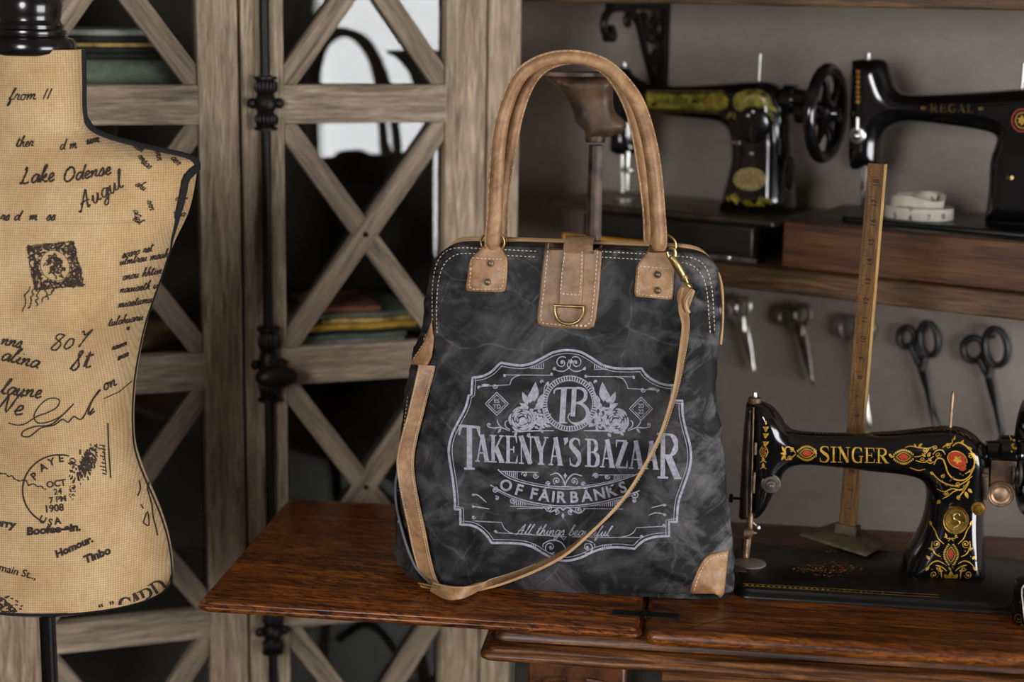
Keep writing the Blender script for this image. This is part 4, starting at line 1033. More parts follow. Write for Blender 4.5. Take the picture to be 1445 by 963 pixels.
# roses and leaves
def rose(cx, cy, r, mir):
    for k, (rr, w) in enumerate(((1.06, 12), (.84, 12), (.62, 11), (.42, 9))):
        a = k*50 + (20 if mir else 0)
        while a < k*50 + 360:
            s = random.uniform(50, 86); P = arc(cx, cy, r*rr, r*rr*.95, a, a+s, 9); n = len(P)-1
            ribbon(em, E_(P), [w/3.008*(.25+.75*math.sin(math.pi*i/n)) for i in range(n+1)], EH, 0, 3.); a += s + 7
    blot(em, E_(disc(cx+r*.05, cy+r*.1, r*.34, r*.30)), EH)
def leaf_e(a, b, c, d, w): blot(em, E_(leaf(a, b, c, d, w)), EH, 0, 5.)
for mir in (0, 1):
    mx = lambda x: (1100 - x) if mir else x
    rose(mx(352), 338 + 6*mir, 50, mir)
    for a, b, c, d, w in ((402,262,408,178,34), (384,268,392,212,26), (376,276,352,220,24), (420,274,446,226,26), (408,292,446,262,28), (380,290,340,268,20)): leaf_e(mx(a), b, mx(c), d, w)
    for k in range(40):
        a, q = random.uniform(0, 6.28), random.uniform(6, 42); x, y = mx(432) + q*math.cos(a), 345 + q*.95*math.sin(a)
        t = random.uniform(0, 6.28); leaf_e(x, y, x+22*math.cos(t), y+20*math.sin(t), 11)
    for k in range(10):
        t = random.uniform(0, 6.28); x, y = mx(408) + random.uniform(-26, 26), 300 + random.uniform(-14, 14); leaf_e(x, y, x+20*math.cos(t), y+18*math.sin(t), 9)
    ln2([(mx(300),386),(mx(262),372),(mx(232),374),(mx(205),368)], 6); sp(mx(212),360,10,3,1.5,.9 if not mir else -.9,4)
    ln2([(mx(268),374),(mx(250),356),(mx(246),338)], 5); ln2([(mx(300),380),(mx(282),368),(mx(280),350),(mx(290),342)], 5)
    leaf_e(mx(262),376,mx(248),396,10); ln2([(mx(310),390),(mx(400),386),(mx(486),385)], 6); leaf_e(mx(385),396,mx(372),412,14); leaf_e(mx(330),392,mx(318),408,12)
    ln2([(mx(446),262),(mx(444),215),(mx(454),185),(mx(466),178)], 5); sp(mx(462),186,10,3,0,.8,4); sp(mx(436),176,8,3,2,.8,4)
    # rules in the upper corners
    yy = 8*mir
    ln([(mx(272),148+yy),(mx(482),150+yy*.6)], 3.4); sp(mx(276),152+yy,7,3,4,.6,4); sp(mx(478),144+yy,7,3,1,.6,4)
    ln([(mx(170),198+yy*2),(mx(300),190+yy*2)], 3); ln2([(mx(300),190+yy*2),(mx(306),170+yy*2),(mx(322),156+yy),(mx(345),150+yy)], 4); sp(mx(236),196+yy*2,11,3,0,1.1,4); sp(mx(170),200+yy*2,8,3,2,.7,4)
    leaf_e(mx(176),192+yy*2,mx(216),190+yy*2,9)
    for k in range(6): ln([(mx(396+9*k),118+4*mir),(mx(396+9*k),114-3.3*k+4*mir)], 4)
    ln([(mx(385),120+4*mir),(mx(444),122+4*mir)], 3)
    # top scrolls
    sp(mx(520),96,27,5,-.9 if not mir else math.pi+.9,-1.25 if not mir else 1.25,4.5); ln2([(mx(548),84),(mx(556),110),(mx(530),132),(mx(500),130),(mx(484),116)], 5); sp(mx(486),122,8,3,5,.7,4)
    # diamonds
    cx, cy = mx(244), 271 + 21*mir
    for r, w in ((49, 4), (38, 3)): ln([(cx,cy-r),(cx+r,cy),(cx,cy+r),(cx-r,cy),(cx,cy-r)], w)
    for t_, dy in ((('20','22') if mir else ('ES','TD'))[0], -4), ((('20','22') if mir else ('ES','TD'))[1], 20):
        sans(em, t_, lambda a, b, cx=cx, cy=cy, dy=dy: EH(*e(cx + a*25, cy + dy - b*25)), 0, 0, .01)
    # small dashes at the sides
    yy = 22*mir
    ln2([(mx(140),654+yy*2),(mx(165),660+yy*2),(mx(200),690+yy)], 5); ln2([(mx(140),706+yy*1.6),(mx(180),712+yy),(mx(212),718+yy*1.2)], 5)
    sp(mx(144),656+yy*2,6,3,0,.7,4); sp(mx(144),706+yy*1.6,6,3,0,.7,4); sp(mx(146),752+yy*1.6,9,3,0,.9,4)
    ln2([(mx(140),768+yy),(mx(200),772+yy),(mx(264),775+yy)], 4); ln2([(mx(264),775+yy),(mx(276),800+yy*.8),(mx(300),818+yy*.6),(mx(330),826+yy*.5)], 4)
    ln([(mx(236),818+yy),(mx(536),836)], 3.4); sp(mx(240),814+yy,7,3,3,.7,4)
    # lower scrolls
    sp(mx(472),880,28,5,.9 if not mir else math.pi-.9,1.25 if not mir else -1.25,4.5); ln2([(mx(545),905),(mx(520),862),(mx(480),850),(mx(444),864),(mx(440),880)], 5)
    for k in range(5): ln([(mx(372+9*k),866+2*mir),(mx(372+9*k),872+5*k+2*mir)], 4)
blot(em, E_([(560,78),(567,90),(560,102),(553,90)]), EH)
ln([(516,836),(528,850),(540,836)], 3)
# lettering
def seg(txt, x0, x1, yb0, yb1, yt0, yt1, wp, sx=.8):
    serif_text(em, txt, lambda u, v: e(x0+(x1-x0)*u, (yb0+(yb1-yb0)*u)*(1-v) + (yt0+(yt1-yt0)*u)*v), EH, sx, wp/3.008)
seg("T", 84, 176, 550, 552, 358, 366, 190, .9)
seg("AKENYA'S", 152, 604, 517, 538, 400, 418, 122, .9)
seg("BAZAA", 620, 932, 538, 552, 419, 430, 124, .9)
seg("R", 926, 1030, 588, 592, 394, 398, 190, .75)
base = lambda x: 690 - ((x-528)/262.)**2*50 - (x-528)*-.02
for ch, x in zip('OFFAIRBANKS', (275,333,398,443,482,519,574,628,684,738,786)):
    sl = (base(x+6)-base(x-6))/12; c_, s_ = math.cos(math.atan(sl)), math.sin(math.atan(sl)); y = base(x)
    sans(em, ch, lambda a, b: EH(*e(x + 66*(a*c_ + b*s_), y + 66*(a*s_ - b*c_))), 0, 0, .028)
up = cr([(248,550),(300,588),(400,617),(530,633),(650,622),(760,598),(850,566)], 6); ln(up, 5); ln([(p[0]+4, p[1]-8) for p in up[4:-3]], 2.6)
lo = cr([(216,616),(300,660),(400,691),(520,705),(650,695),(760,670),(850,640)], 6); ln(lo, 5); ln([(p[0], p[1]+8) for p in lo[2:-2]], 2.6)
fy = lambda C, x: float(np.interp(x, [p[0] for p in C], [p[1] for p in C]))
for x in range(274, 332, 8): ln([(x, fy(up, x)-8), (x, 558)], 4)
for x in range(742, 822, 8): ln([(x, fy(up, x)-8), (x, 572)], 4)
ln([(262,557),(420,563)], 3.4); ln([(650,574),(826,572)], 3.4)
for x in list(range(318, 440, 9)) + list(range(628, 772, 9)): ln([(x, fy(lo, x)+8), (x, 706 if x > 500 else 702)], 4)
ln([(300,706),(450,712)], 3.4); ln([(610,716),(780,718)], 3.4); ln([(330,716),(440,716)], 3)
for x, y, r, a, t in ((362,572,13,3,1.),(408,576,13,0,1.2),(664,578,13,3,1.2),(712,580,12,0,1.),(498,598,16,2,1.4),(572,600,16,1,-1.4),(462,610,10,3,1.),(610,612,10,0,-1.),(312,682,14,0,1.3),(756,690,12,3,1.2),
                      (236,636,14,5,1.2),(244,672,10,4,1.),(832,656,16,3,-1.3),(826,682,11,4,1.1),(462,716,15,5,1.4),(592,722,15,4,-1.4),(498,728,12,2,-1.1),(556,730,12,1,1.1)): sp(x, y, r, 3, a, t, 4.4)
ln2([(470,574),(500,566),(524,590),(533,618)], 6); ln2([(606,578),(570,570),(545,592),(534,618)], 6)
ln2([(438,640),(470,622),(510,624),(534,622),(560,624),(596,626),(630,634)], 6)
ln2([(440,706),(470,730),(510,712),(526,722),(545,712),(590,736),(620,716)], 6)
blot(em, E_([(534,564),(541,576),(534,590),(527,576)]), EH); blot(em, E_([(525,734),(532,746),(525,760),(518,746)]), EH)
script_text(em, 'All things beautiful', *e(322, 826), 14.5, 1.2, 1.15, EH, 0, .35, 1.08)
em.build('printed_emblem', M['print'], body, flat=True)
# ------------------------------------------------------------------ dress form
MY = 1.93
mc = atY(62, 480, MY)
mq = thing('dress_form', 'burlap covered dress form printed with old script, black braid and neck cap', 'mannequin', (mc.x, MY, 0))
OUT = [(118,70),(118.5,90),(119,120),(119,148),(122,170),(132,184),(150,193),(172,200),(200,207),(235,215),(262,221),(275,227),(278,236),(276,252),(272,275),(266,298),(257,318),(246,340),(236,365),(227,392),(215,425),(205,455),(197,490),(190,530),(187,565),(186.5,600),(189,630),(196,655),(206,680),(217,705),(227,730),(236,760),(241,790),(242,812),(240,824)]
rows = []
for x, y in cr(OUT, 8):
    p = atY(x, y, MY); rows.append((p.x - mc.x, p.z))
DZ = [(1.395,.044),(1.30,.047),(1.28,.052),(1.265,.060),(1.245,.070),(1.22,.082),(1.18,.098),(1.12,.114),(1.07,.116),(1.0,.100),(.93,.086),(.88,.083),(.82,.092),(.75,.108),(.68,.118),(.6,.121)]
dz = lambda z: float(np.interp(z, [a for a, b in DZ[::-1]], [b for a, b in DZ[::-1]]))
V = []; NS = 120
rows = sorted(rows, key=lambda r: -r[1])
rows2 = [rows[0]]
for r in rows[1:]:
    if rows2[-1][1] - r[1] > .0006: rows2.append(r)
rows = rows2
for hw, z in rows:
    d = dz(z)
    for k in range(NS):
        a = 2*math.pi*k/NS; c, s = math.cos(a), math.sin(a); n_ = 2.0 if z > 1.2 else 2.15
        x = hw*math.copysign(abs(c)**(2/n_), c); y = d*math.copysign(abs(s)**(2/n_), s)
        if s < 0 and 1.0 < z < 1.2:            # bust
            y -= .018*math.exp(-((z-1.10)/.055)**2)*math.exp(-((abs(x)-.075)/.05)**2)
        V.append(Vector((mc.x + x, MY + y, z)))
nr = len(rows)
Fc = [(i*NS+k, i*NS+(k+1)%NS, (i+1)*NS+(k+1)%NS, (i+1)*NS+k) for i in range(nr-1) for k in range(NS)]
Fc += [tuple(range(NS))[::-1], tuple((nr-1)*NS+k for k in range(NS))]
m = MB(); m.add(V, Fc)
torso = m.build('torso', M['burlap'], mq, sharp=60)
zt, zb = rows[0][1], rows[-1][1]
for sg in (1, -1):
    m = MB(); P = [(hw, z) for hw, z in rows][::3]; i_sh = max(range(len(P)), key=lambda i: P[i][0] + (9 if P[i][1] > 1.2 else -9))
    path = [Vector((mc.x + sg*(hw+.0005), MY-.004, z)) for hw, z in P[:i_sh+1]]; rad = [.0034 if z > 1.31 else .0050 for hw, z in P[:i_sh+1]]
    for hw, z in P[i_sh+1:]:
        q = (P[i_sh][1]-z)/.095; k = min(1, max(0, q)); f = min(1, q/.12)
        fr = .955 + .045*max(0, (k-.55)/.45); fr = 1 - (1-fr)*f
        yy = -dz(z)*math.sqrt(max(0, 1-fr*fr)) - .0005
        path.append(Vector((mc.x + sg*hw*fr, MY + yy - .004*(1-f), z))); rad.append(max(.0017, .0050 - .0033*max(0, (k-.45)/.55)))
    m.tube(path, rad, 10)
    m.build('braid', M['black_trim'], mq)
m = MB(); m.tube([Vector((mc.x + rows[-1][0]*math.cos(a), MY + dz(zb)*math.sin(a), zb-.001)) for a in np.linspace(0, 2*math.pi, 60)], .002, 6, 0, False); m.build('hem_braid', M['black_trim'], mq)
m = MB(); m.lathe(Vector((mc.x, MY, zt-.007)), ZV, [(.046,0),(.0490,.003),(.0500,.008),(.0496,.015),(.0475,.0185),(.0420,.020),(.0395,.022),(.0405,.0245),(.0400,.028),(.0368,.030),(.0372,.034),(.0345,.036),(.0335,.040),(.0350,.046),(.0365,.056),(.0345,.067),(.028,.077),(.019,.084),(.011,.088),(.010,.093),(.014,.101),(.013,.111),(.006,.117),(.0005,.118)], 48)
m.build('neck_cap', M['black_wood'], mq)
px_ = atY(68, 900, MY).x
m = MB(); m.lathe(Vector((px_, MY, .03)), ZV, [(.010,0),(.010,zb-.028)], 20); m.build('pole', M['black_wood'], mq)
m = MB(); m.lathe(Vector((px_, MY, 0)), ZV, [(.15,0),(.152,.008),(.14,.018),(.06,.026),(.03,.04),(.022,.07),(.012,.09),(.010,.1)], 40); m.build('base', M['black_wood'], mq)
m = MB(); m.lathe(Vector((mc.x, MY, zb-.012)), ZV, [(.09,0),(.10,.006),(.10,.0118)], 40, 0, 1.2, Vector((1,0,0))); m.build('bottom_plate', M['black_wood'], mq)

TBV = bvh_of(torso); TH = hitter([TBV], lambda x, y: None, .0006)
w = MB(); wh = w
def sc(t, x, y, size, ang=0, wd=2.1, slant=.3, st=1.15): script_text(w, t, x, y, size, ang, wd, TH, 0, slant, st)
sc('from 11', 12, 142, 17, -2, 1.7)
sc('ther', 22, 208, 15, -3, 1.8, .3, 1.0); sc('d m', 84, 212, 15, -6, 1.7, .3, 1.); sc('um', 122, 204, 13, -10, 2.2)
sc('Lake', 28, 260, 23, -5, 2.7, .3, 1.05); sc('Odense', 88, 258, 20, -10, 2.6, .3, 1.15)
sc('Augul', 112, 300, 24, -30, 2.3, .3, 1.15)
sc('rs d  m  ss', 0, 311, 14, 0, 2.2)
sc('nns', 0, 486, 18, 10, 2.5); sc('807', 68, 496, 22, -8, 2.2, .3, 1.7)
sc('alina', 0, 508, 22, 13, 2.6); sc('St', 98, 524, 26, -10, 2.6, .3, 1.3)
sc('laune', 0, 556, 22, 6, 2.7)
sc('on', 146, 552, 18, -24, 2.2)
sc('Ne', -8, 580, 28, 10, 2.6)
ribbon(w, cr([(12,597),(24,600),(36,598),(52,588),(68,582),(80,575),(84,566),(78,562),(66,564),(54,575),(48,588),(54,597),(70,595),(88,586),(104,570)], 6), 1.8, TH)
ribbon(w, cr([(104,570),(84,590),(70,600),(50,602),(34,608),(31,615),(42,616),(58,604),(76,600),(88,592),(96,596),(104,588),(112,592),(118,588),(128,568),(138,553),(141,551),(130,566),(124,585),(132,576),(126,586),(134,580)], 5), 2.0, TH)
ribbon(w, [(146,563),(168,553),(186,538)], 1.3, TH)
# cramped lines at the wearer's left side
for k, (x0, y0, x1, y1) in enumerate(((172,362,222,350),(168,372,238,360),(172,393,224,384),(168,411,222,404),(166,432,214,424),(152,458,206,448),(178,463,190,461),(158,492,194,478),(166,506,192,494))):
    t_ = ''.join(random.choice('aeiounmrslthdu ') for _ in range(int(abs(x1-x0)/(5.2 if k < 6 else 6.5))))
    script_text(w, t_, x0, y0+3, 12 if k < 6 else 9, -math.degrees(math.atan2(y0-y1, x1-x0)), 1.5, TH, 0, .5, 1.0)
for x0, y0, x1, y1 in ((193,222,214,242),(198,230,218,245),(188,208,200,216),(218,212,226,240),(240,224,250,234),(186,310,198,318),(188,296,192,316),(206,284,212,298),(246,282,256,286),(190,262,200,268),(244,302,258,306)):
    t_ = ''.join(random.choice('aeunrsth') for _ in range(3)); script_text(w, t_, x0, y0, 12, math.degrees(math.atan2(y1-y0, x1-x0)), 1.3, TH, 0, .4, .9)
wh.build('printed_handwriting', M['ink'], torso, flat=True); w = MB()
# postage stamp with an oval portrait
SQ = [(39,348),(103,341),(118,403),(50,409)]
def sq(u, v): a = np.array(SQ[0])*(1-u)+np.array(SQ[1])*u; b = np.array(SQ[3])*(1-u)+np.array(SQ[2])*u; return tuple(a*(1-v)+b*v)
for k in range(640):
    u, v = random.random(), random.random(); q = ((u-.5)/.29)**2 + ((v-.5)/.33)**2
    if .72 < q < 1.35: continue
    if q <= .72 and not (((u-.52)/.15)**2 + ((v-.45)/.2)**2 < 1 or random.random() < .25): continue
    x, y = sq(u, v); a = random.uniform(0, 3.14); l = random.uniform(1.5, 4)
    ribbon(w, [(x-l*math.cos(a), y-l*math.sin(a)), (x+l*math.cos(a), y+l*math.sin(a))], random.uniform(1.2, 2.6), TH)
for u0, v0, u1, v1 in ((0,0,1,0),(1,0,1,1),(0,1,1,1),(0,0,0,1)): scribble(w, *sq(u0, v0), *sq(u1, v1), 1.2, 14, 1.8, TH)
ribbon(w, [sq(.5+.31*math.cos(a), .5+.35*math.sin(a)) for a in np.linspace(0, 6.28, 26)], .9, TH)
for k in range(5): scribble(w, 40+9*k, 404, 32+9*k, 440-4*k, 2.6, 8, 1.8, TH)
w.build('printed_postage_stamp', M['ink'], torso, flat=True); w = MB()
# round postmark and portrait stamp
ribbon(w, arc(84, 692, 52, 50, 115, 285, 24), 2.3, TH)
def st(t, x, y, size, ang=0, bold=.01, shear=0., k=1.):
    c, s = math.cos(R(ang)), math.sin(R(ang)); sans(w, t, lambda a, b: TH(x + size*(k*a*c + b*s), y + size*(k*a*s*1 - b*c)) if True else None, 0, shear, bold)
for ch, x, y, a in (('P',52,676,-40),('A',63,664,-28),('Y',74,657,-16),('E',87,652,-6)): st(ch, x, y, 15, a, .03)
st('OCT', 80, 687, 13, -8, .03); st('24', 82, 698, 12, -6, .02); st('7 PM', 82, 709, 12, -8, .03); st('1908', 78, 722, 14, -6, .03)
for ch, x, y, a in (('U',58,738,28),('S',70,742,12),('A',82,740,-8)): st(ch, x, y, 14, a, .03)
scribble(w, 0, 668, 66, 690, 2, 16, 1.8, TH)
for k in range(150):
    u, v = random.gauss(0, .33), random.gauss(0, .4); x, y = 122 + 17*u + 6*v*-1, 655 + 26*v - 3*u
    a = random.uniform(.6, 1.8); l = random.uniform(1.5, 4.5); ribbon(w, [(x-l*math.cos(a), y-l*math.sin(a)), (x+l*math.cos(a), y+l*math.sin(a))], random.uniform(1, 2.6), TH)
for k in range(60):
    x, y = random.uniform(98, 106), random.uniform(645, 706); ribbon(w, [(x, y), (x+random.uniform(-3,4), y+random.uniform(-3,3))], 1.8, TH)
ribbon(w, [(152,597),(153,630),(156,675)], 2.0, TH); ribbon(w, [(146,628),(148,650),(150,668)], 1.4, TH)
for k in range(9): ribbon(w, [(142+random.uniform(-2,4), 628+5*k), (148+random.uniform(-2,3), 630+5*k)], 1.8, TH)
w.build('printed_postmark', M['ink'], torso, flat=True); w = MB()
# typed lines
st('erry', 8, 744, 15, 8, .055, .1, 1.1); st('Boofee-ain.', 76, 752, 15, -5, .06, .1, 1.12); st('Homour.', 106, 776, 14, -24, .06, .15, 1.1); st('Tinbo', 139, 788, 15, -22, .06, .1, 1.1)
st('main St..,', 24, 812, 15, 14, .02, .1)
for ch, x, y, a in (('C',178,858,-12),('A',194,851,-20),('R',210,844,-26),('D',226,832,-34)):
    c_, s_ = math.cos(R(a)), math.sin(R(a)); S_ = 29
    serif_text(w, ch, lambda u, v: (x + S_*((u-.5)*.8*c_ + (v-.5)*s_), y + S_*((u-.5)*.8*s_ - (v-.5)*c_)), TH, .95, 33)
st("‘‘  ’’", 152, 862, 16, -14, .03)
ribbon(w, cr([(160,866),(190,862),(215,850),(236,826),(241,812)], 5), 1.4, TH)
for k in range(120):
    a, q = random.uniform(0, 6.28), random.uniform(4, 24); x, y = 6 + q*1.05*math.cos(a), 860 + q*.8*math.sin(a)
    if y < 872: ribbon(w, [(x-2,y-1),(x+2,y+random.uniform(-2,2))], 2, TH)
w.build('printed_typing', M['ink'], torso, flat=True); w = MB()
# writing up the right flank
for P in ([(192,622),(196,630)], [(205,650),(210,680),(208,690),(214,712),(216,730),(220,745),(222,756)], [(196,678),(198,690),(194,700)], [(198,712),(202,718)], [(202,738),(208,722),(210,742),(202,738)]):
    ribbon(w, cr(P, 3) if len(P) > 2 else P, 1.9, TH)
w.build('printed_flourish', M['ink'], torso, flat=True)
# ------------------------------------------------------------------ sewing machines
def zx(s, ox, oy): return lambda P: [(ox + x/s, oy + y/s) for x, y in P]
# ---- near machine on the table
S0 = Vector((.302, 1.983, 0)); SFR = (S0, TU, TV, ZV)
def sp_(x, y, d=0.): return atP(x, y, S0 - TV*d, TV)          # d metres towards the room
sm = thing('sewing_machine', 'black treadle sewing machine with gold and red scrollwork standing on the oak table', 'sewing machine', tab(.9, .15, TZ))
zz = zx(3.01, 1020, 540)
OUTL = cr([(1062,567),(1074,567),(1086,571),(1096,579),(1105,590),(1113,602),(1126,608.5),(1160,611),(1206,611.5),(1250,610),(1290,606.5),(1313,604),(1343,602.5),(1362,606),(1378,614),(1389,626),(1394,642),(1394,662),(1391,690),(1388,726),(1389,770),(1391,800),(1393,811)], 4) + \
       cr([(1267,811),(1271,801),(1280,775),(1292,755),(1301,734),(1306.5,708),(1306,690),(1300,678),(1288,672),(1266,668),(1240,665.5),(1206,662),(1170,658),(1140,655.5),(1124,656.5),(1112,661),(1105,671),(1101,685),(1093,694),(1087,706),(1079,720),(1070,729),(1060,732)], 4)
def ST(x, y):
    a = np.interp(x, [1050,1090,1115,1200,1290,1340,1400], [.027,.027,.024,.025,.031,.036,.036])
    if x > 1240: a += .016*max(0, min(1, (y-700)/120.))
    return float(a)
m = MB(); inflate(m, OUTL, sp_, TV, ST, 25., 4.)
sb = m.build('body', M['japan'], sm, sharp=85)
# bed
BED = TZ + .0125
def sbx(u0, u1, v0, v1, z0, z1): return tab(0,0,0), u0, u1, v0, v1, z0, z1
u0, u1, v0, v1 = .626, .994, .121, .299
b = slab(u0, u1, v0, v1, TZ+.0004, BED, [(0,0),(0,.18),(.0015,.3),(.0012,.5),(.003,.62),(.0035,.85),(.005,1)], 0, .018)
bed = b.build('bed', M['japan_dull'], sm, sharp=50)
# face plate, screws, needle bar, presser foot
m = MB(); fp = [(1053,571),(1061.5,569),(1063.5,573),(1062.5,600),(1061,640),(1060,680),(1059,730),(1042.5,730),(1044,700),(1047,640),(1050,600)]
inflate(m, fp, lambda x, y: sp_(x, y), TV, .021, 5., 3.); m.build('face_plate', M['face'] if 'face' in M else M['rust'], sm, sharp=60)
m = MB(); m.tube([sp_(1063.5,575,.021), sp_(1062,640,.0225), sp_(1059.5,729,.0225)], .0010, 6); m.tube([sp_(1066.5,625,.026), sp_(1066,642,.026)], .0016, 6); m.tube([sp_(1065,667,.026), sp_(1063.5,696,.026)], .0016, 6)
m.build('thread_guide', M['rusty_nickel'], sm)
c = sp_(1065, 566); m = MB(); m.lathe(c, ZV, [(.008,-.003),(.0085,.001),(.0078,.004),(.005,.005)], 20); m.build('presser_collar', M['rust'], sm)
m = MB(); m.lathe(c, ZV, [(.0033,.0052),(.0033,.0105),(.0022,.0122),(.0003,.0125)], 14); m.build('presser_screw', M['steel'], sm)
m = MB(); m.tube([sp_(1059,728), sp_(1056.5,760), sp_(1053.5,790)], [.0036,.0036,.003], 10); m.tube([sp_(1059,724,.012), sp_(1058,745,.012)], .004, 10)
m.tube([sp_(1053,760,.004), sp_(1051,788,.004)], .0044, 8); m.lathe(sp_(1055,752,.004), TU, [(.0001,-.006),(.006,-.005),(.006,.005),(.003,.007),(.0001,.012)], 12)
m.build('needle_bar', M['rusty_nickel'], sm)
m = MB(); pf = [(1047,778),(1056,778),(1058,791),(1056,796.5),(1050,797),(1045,794)]
inflate(m, pf, lambda x, y: sp_(x, y, .004), TV, .005, 4., 2.); m.tube([sp_(1048,794), sp_(1043,793,.02)], .0022, 6); m.tube([sp_(1054,794), sp_(1056,793,.02)], .0022, 6)
m.build('presser_foot', M['rusty_nickel'], sm)
m = MB(); c = atZ(1058, 796, BED+.0002); m.lathe(c, ZV, [(.020,0),(.020,.0012),(.0188,.0016),(.0003,.0016)], 36); m.build('needle_plate', M['plate'], sm)
m = MB(); c = atZ(1030, 801, BED+.0002); m.box((c, TU, TV, ZV), -.003, .020, -.016, .018, 0, .0012); m.build('slide_plate', M['steel_dark'], sm, .0004)
# thumb screw, tension discs
m = MB(); c = sp_(1044, 704); m.tube([c, c - TU*.008], .0018, 8); m.lathe(c - TU*.008, -TU, [(.0018,0),(.0052,.0008),(.0058,.003),(.005,.0052),(.001,.006)], 14); m.build('thumb_screw', M['black_iron'], sm)
m = MB(); c = sp_(1088, 683, .024)
m.lathe(c, -TV, [(.0116,-.004),(.0122,-.001),(.0118,.001),(.0098,.0016),(.0098,.0030),(.0106,.0036),(.0100,.0048),(.0070,.0052),(.0066,.0062),(.0072,.0074),(.0060,.0098),(.0034,.0102),(.0030,.0135),(.0018,.0142),(.0003,.0143)], 30)
m.build('tension_discs', M['plate_dark'], sm)
m = MB(); c = sp_(1341, 604); m.lathe(c, ZV, [(.003,-.004),(.0026,.001),(.0020,.0025),(.0020,.0435),(.0012,.0455),(.0003,.046)], 12); m.build('spool_pin', M['rusty_nickel'], sm)
m = MB(); c = sp_(1057, 748, -.03); m.tube([sp_(1058,735,-.02), sp_(1067,742,-.02)], .0015, 6); m.lathe(sp_(1069,745,-.02), -TV, [(.0003,-.004),(.0035,-.002),(.0035,.002),(.0003,.004)], 12); m.build('lifter_knob', M['steel'], sm)
# medallion, stitch dial, bobbin winder
m = MB(); c = sp_(1348.5, 735, .046); ax = TU; 
m.lathe(c, -TV, [(.0172,-.006),(.0176,.0002),(.0166,.0012),(.0152,.0008),(.0003,.0010)], 40, 0, .88, TU)
md = m.build('medallion', M['brass_dark'], sm)
m = MB(); m.tube([c + TU*p[0] + ZV*p[1] - TV*.0016 for p in cr([(-.002,-.009),(.003,-.006),(.004,-.001),(-.002,.002),(-.003,.006),(.001,.009),(.004,.007)], 4)], .0012, 6)
m.ring(c - TV*.0012, TU, ZV, .0118, .0134, .0008, 40, 6)
for k in range(22):
    a = 2*math.pi*k/22; m.lathe(c + TU*(.0132*math.cos(a)) + ZV*(.0148*math.sin(a)) - TV*.0008, -TV, [(.0008,0),(.0003,.0007)], 6)
for dx in (-.0085, .0085): m.lathe(c + TU*dx - ZV*.002 - TV*.001, -TV, [(.001,0),(.0003,.0006)], 8)
m.build('medallion_relief', M['brass'], md)
m = MB(); c = sp_(1380, 718, .036); m.lathe(c, -TV, [(.0088,-.006),(.0092,-.001),(.0082,.001),(.005,.0014),(.0045,.0024),(.0003,.0026)], 26); m.build('stitch_dial', M['brass_dark'], sm)
bw = MB(); c = sp_(1412, 698, .03)
bw.lathe(c, -TV, [(.0150,-.008),(.0158,-.005),(.0158,.001),(.0145,.0024),(.0128,.0012),(.0115,.0022),(.0090,.0014),(.0060,.0028),(.0003,.0030)], 34)
bo_ = bw.build('bobbin_winder', M['rusty_nickel'], sm)
m = MB(); m.box((sp_(1412, 664, .018), TU, TV, ZV), -.013, .017, -.008, .008, -.022, .014); m.tube([sp_(1391,660,.03), sp_(1391,705,.03)], .0042, 8); m.lathe(sp_(1391,671,.034), -TU, [(.003,-.002),(.003,.004),(.001,.005)], 10); m.build('winder_frame', M['rust'], bo_, .002)
m = MB(); m.lathe(sp_(1424, 668, .018), TU, [(.010,0),(.015,.002),(.015,.004),(.009,.005),(.009,.009),(.016,.010),(.016,.013),(.008,.014)], 24); m.build('winder_pulley', M['steel_dark'], bo_)
# handwheel on the main shaft
hc = sp_(1398, 641)
m = MB(); m.lathe(hc, TU, [(.016,-.006),(.017,.006),(.019,.008),(.024,.0095),(.0245,.026),(.019,.028),(.0165,.030),(.0165,.034)], 34); sc_ = m.build('shaft_collar', M['japan'], sm)
wc = hc + TU*.046
m = MB(); m.ring(wc, TV, ZV, .066, .066, .0078, 56, 12); m.lathe(wc, TU, [(.019,-.013),(.021,-.006),(.021,.008),(.012,.012),(.010,.02),(.004,.022)], 28)
for k in range(5):
    a = 2*math.pi*k/5+.3; d_ = TV*math.cos(a) + ZV*math.sin(a); m.tube([wc + d_*.016, wc + d_*.04 + TU*.004, wc + d_*.063], [.0075,.0055,.006], 8)
m.build('handwheel', M['japan'], sm)

# gold transfers
SB = bvh_of(sb); SBB = bvh_of(bed); BSC = bvh_of(sc_)
DH = hitter([SB], lambda x, y: None, .0005); DH2 = hitter([SB], lambda x, y: None, .0010); DHB = hitter([SBB], lambda x, y: None, .0004)
GM = [M['gold'], M['red'], M['green'], M['gold_dim']]
d = MB(); A7 = zx(4.817, 1100, 600)                          # picture of the arm, enlarged
def gl(P, w, mi=0, sm_=5, hit=DH):
    q = cr(P, sm_); n = len(q)-1; ribbon(d, q, [w*(.4+.6*math.sin(math.pi*(.1+.8*i/n))) for i in range(n+1)], hit, mi, 2.5)
def gcurl(cx, cy, r, a, t, w=1.2, mi=0, hit=DH):
    P = spiral(cx, cy, r, r*.25, a, t, 16); ribbon(d, P, [w*(.6+.5*i/16) for i in range(17)], hit, mi, 2.); blot(d, disc(P[-1][0], P[-1][1], r*.3), hit, mi, 2.)
def gleaf(a, b, c, dd, w, mi=0, hit=DH): blot(d, leaf(a, b, c, dd, w), hit, mi, 3.)
serif_text(d, 'SINGER', lambda u, v: (1156 + (1255-1156)*u, (652.4 + 1.6*u)*(1-v) + (630 + 3.2*u)*v), DH, .85, 22, 0, .04)
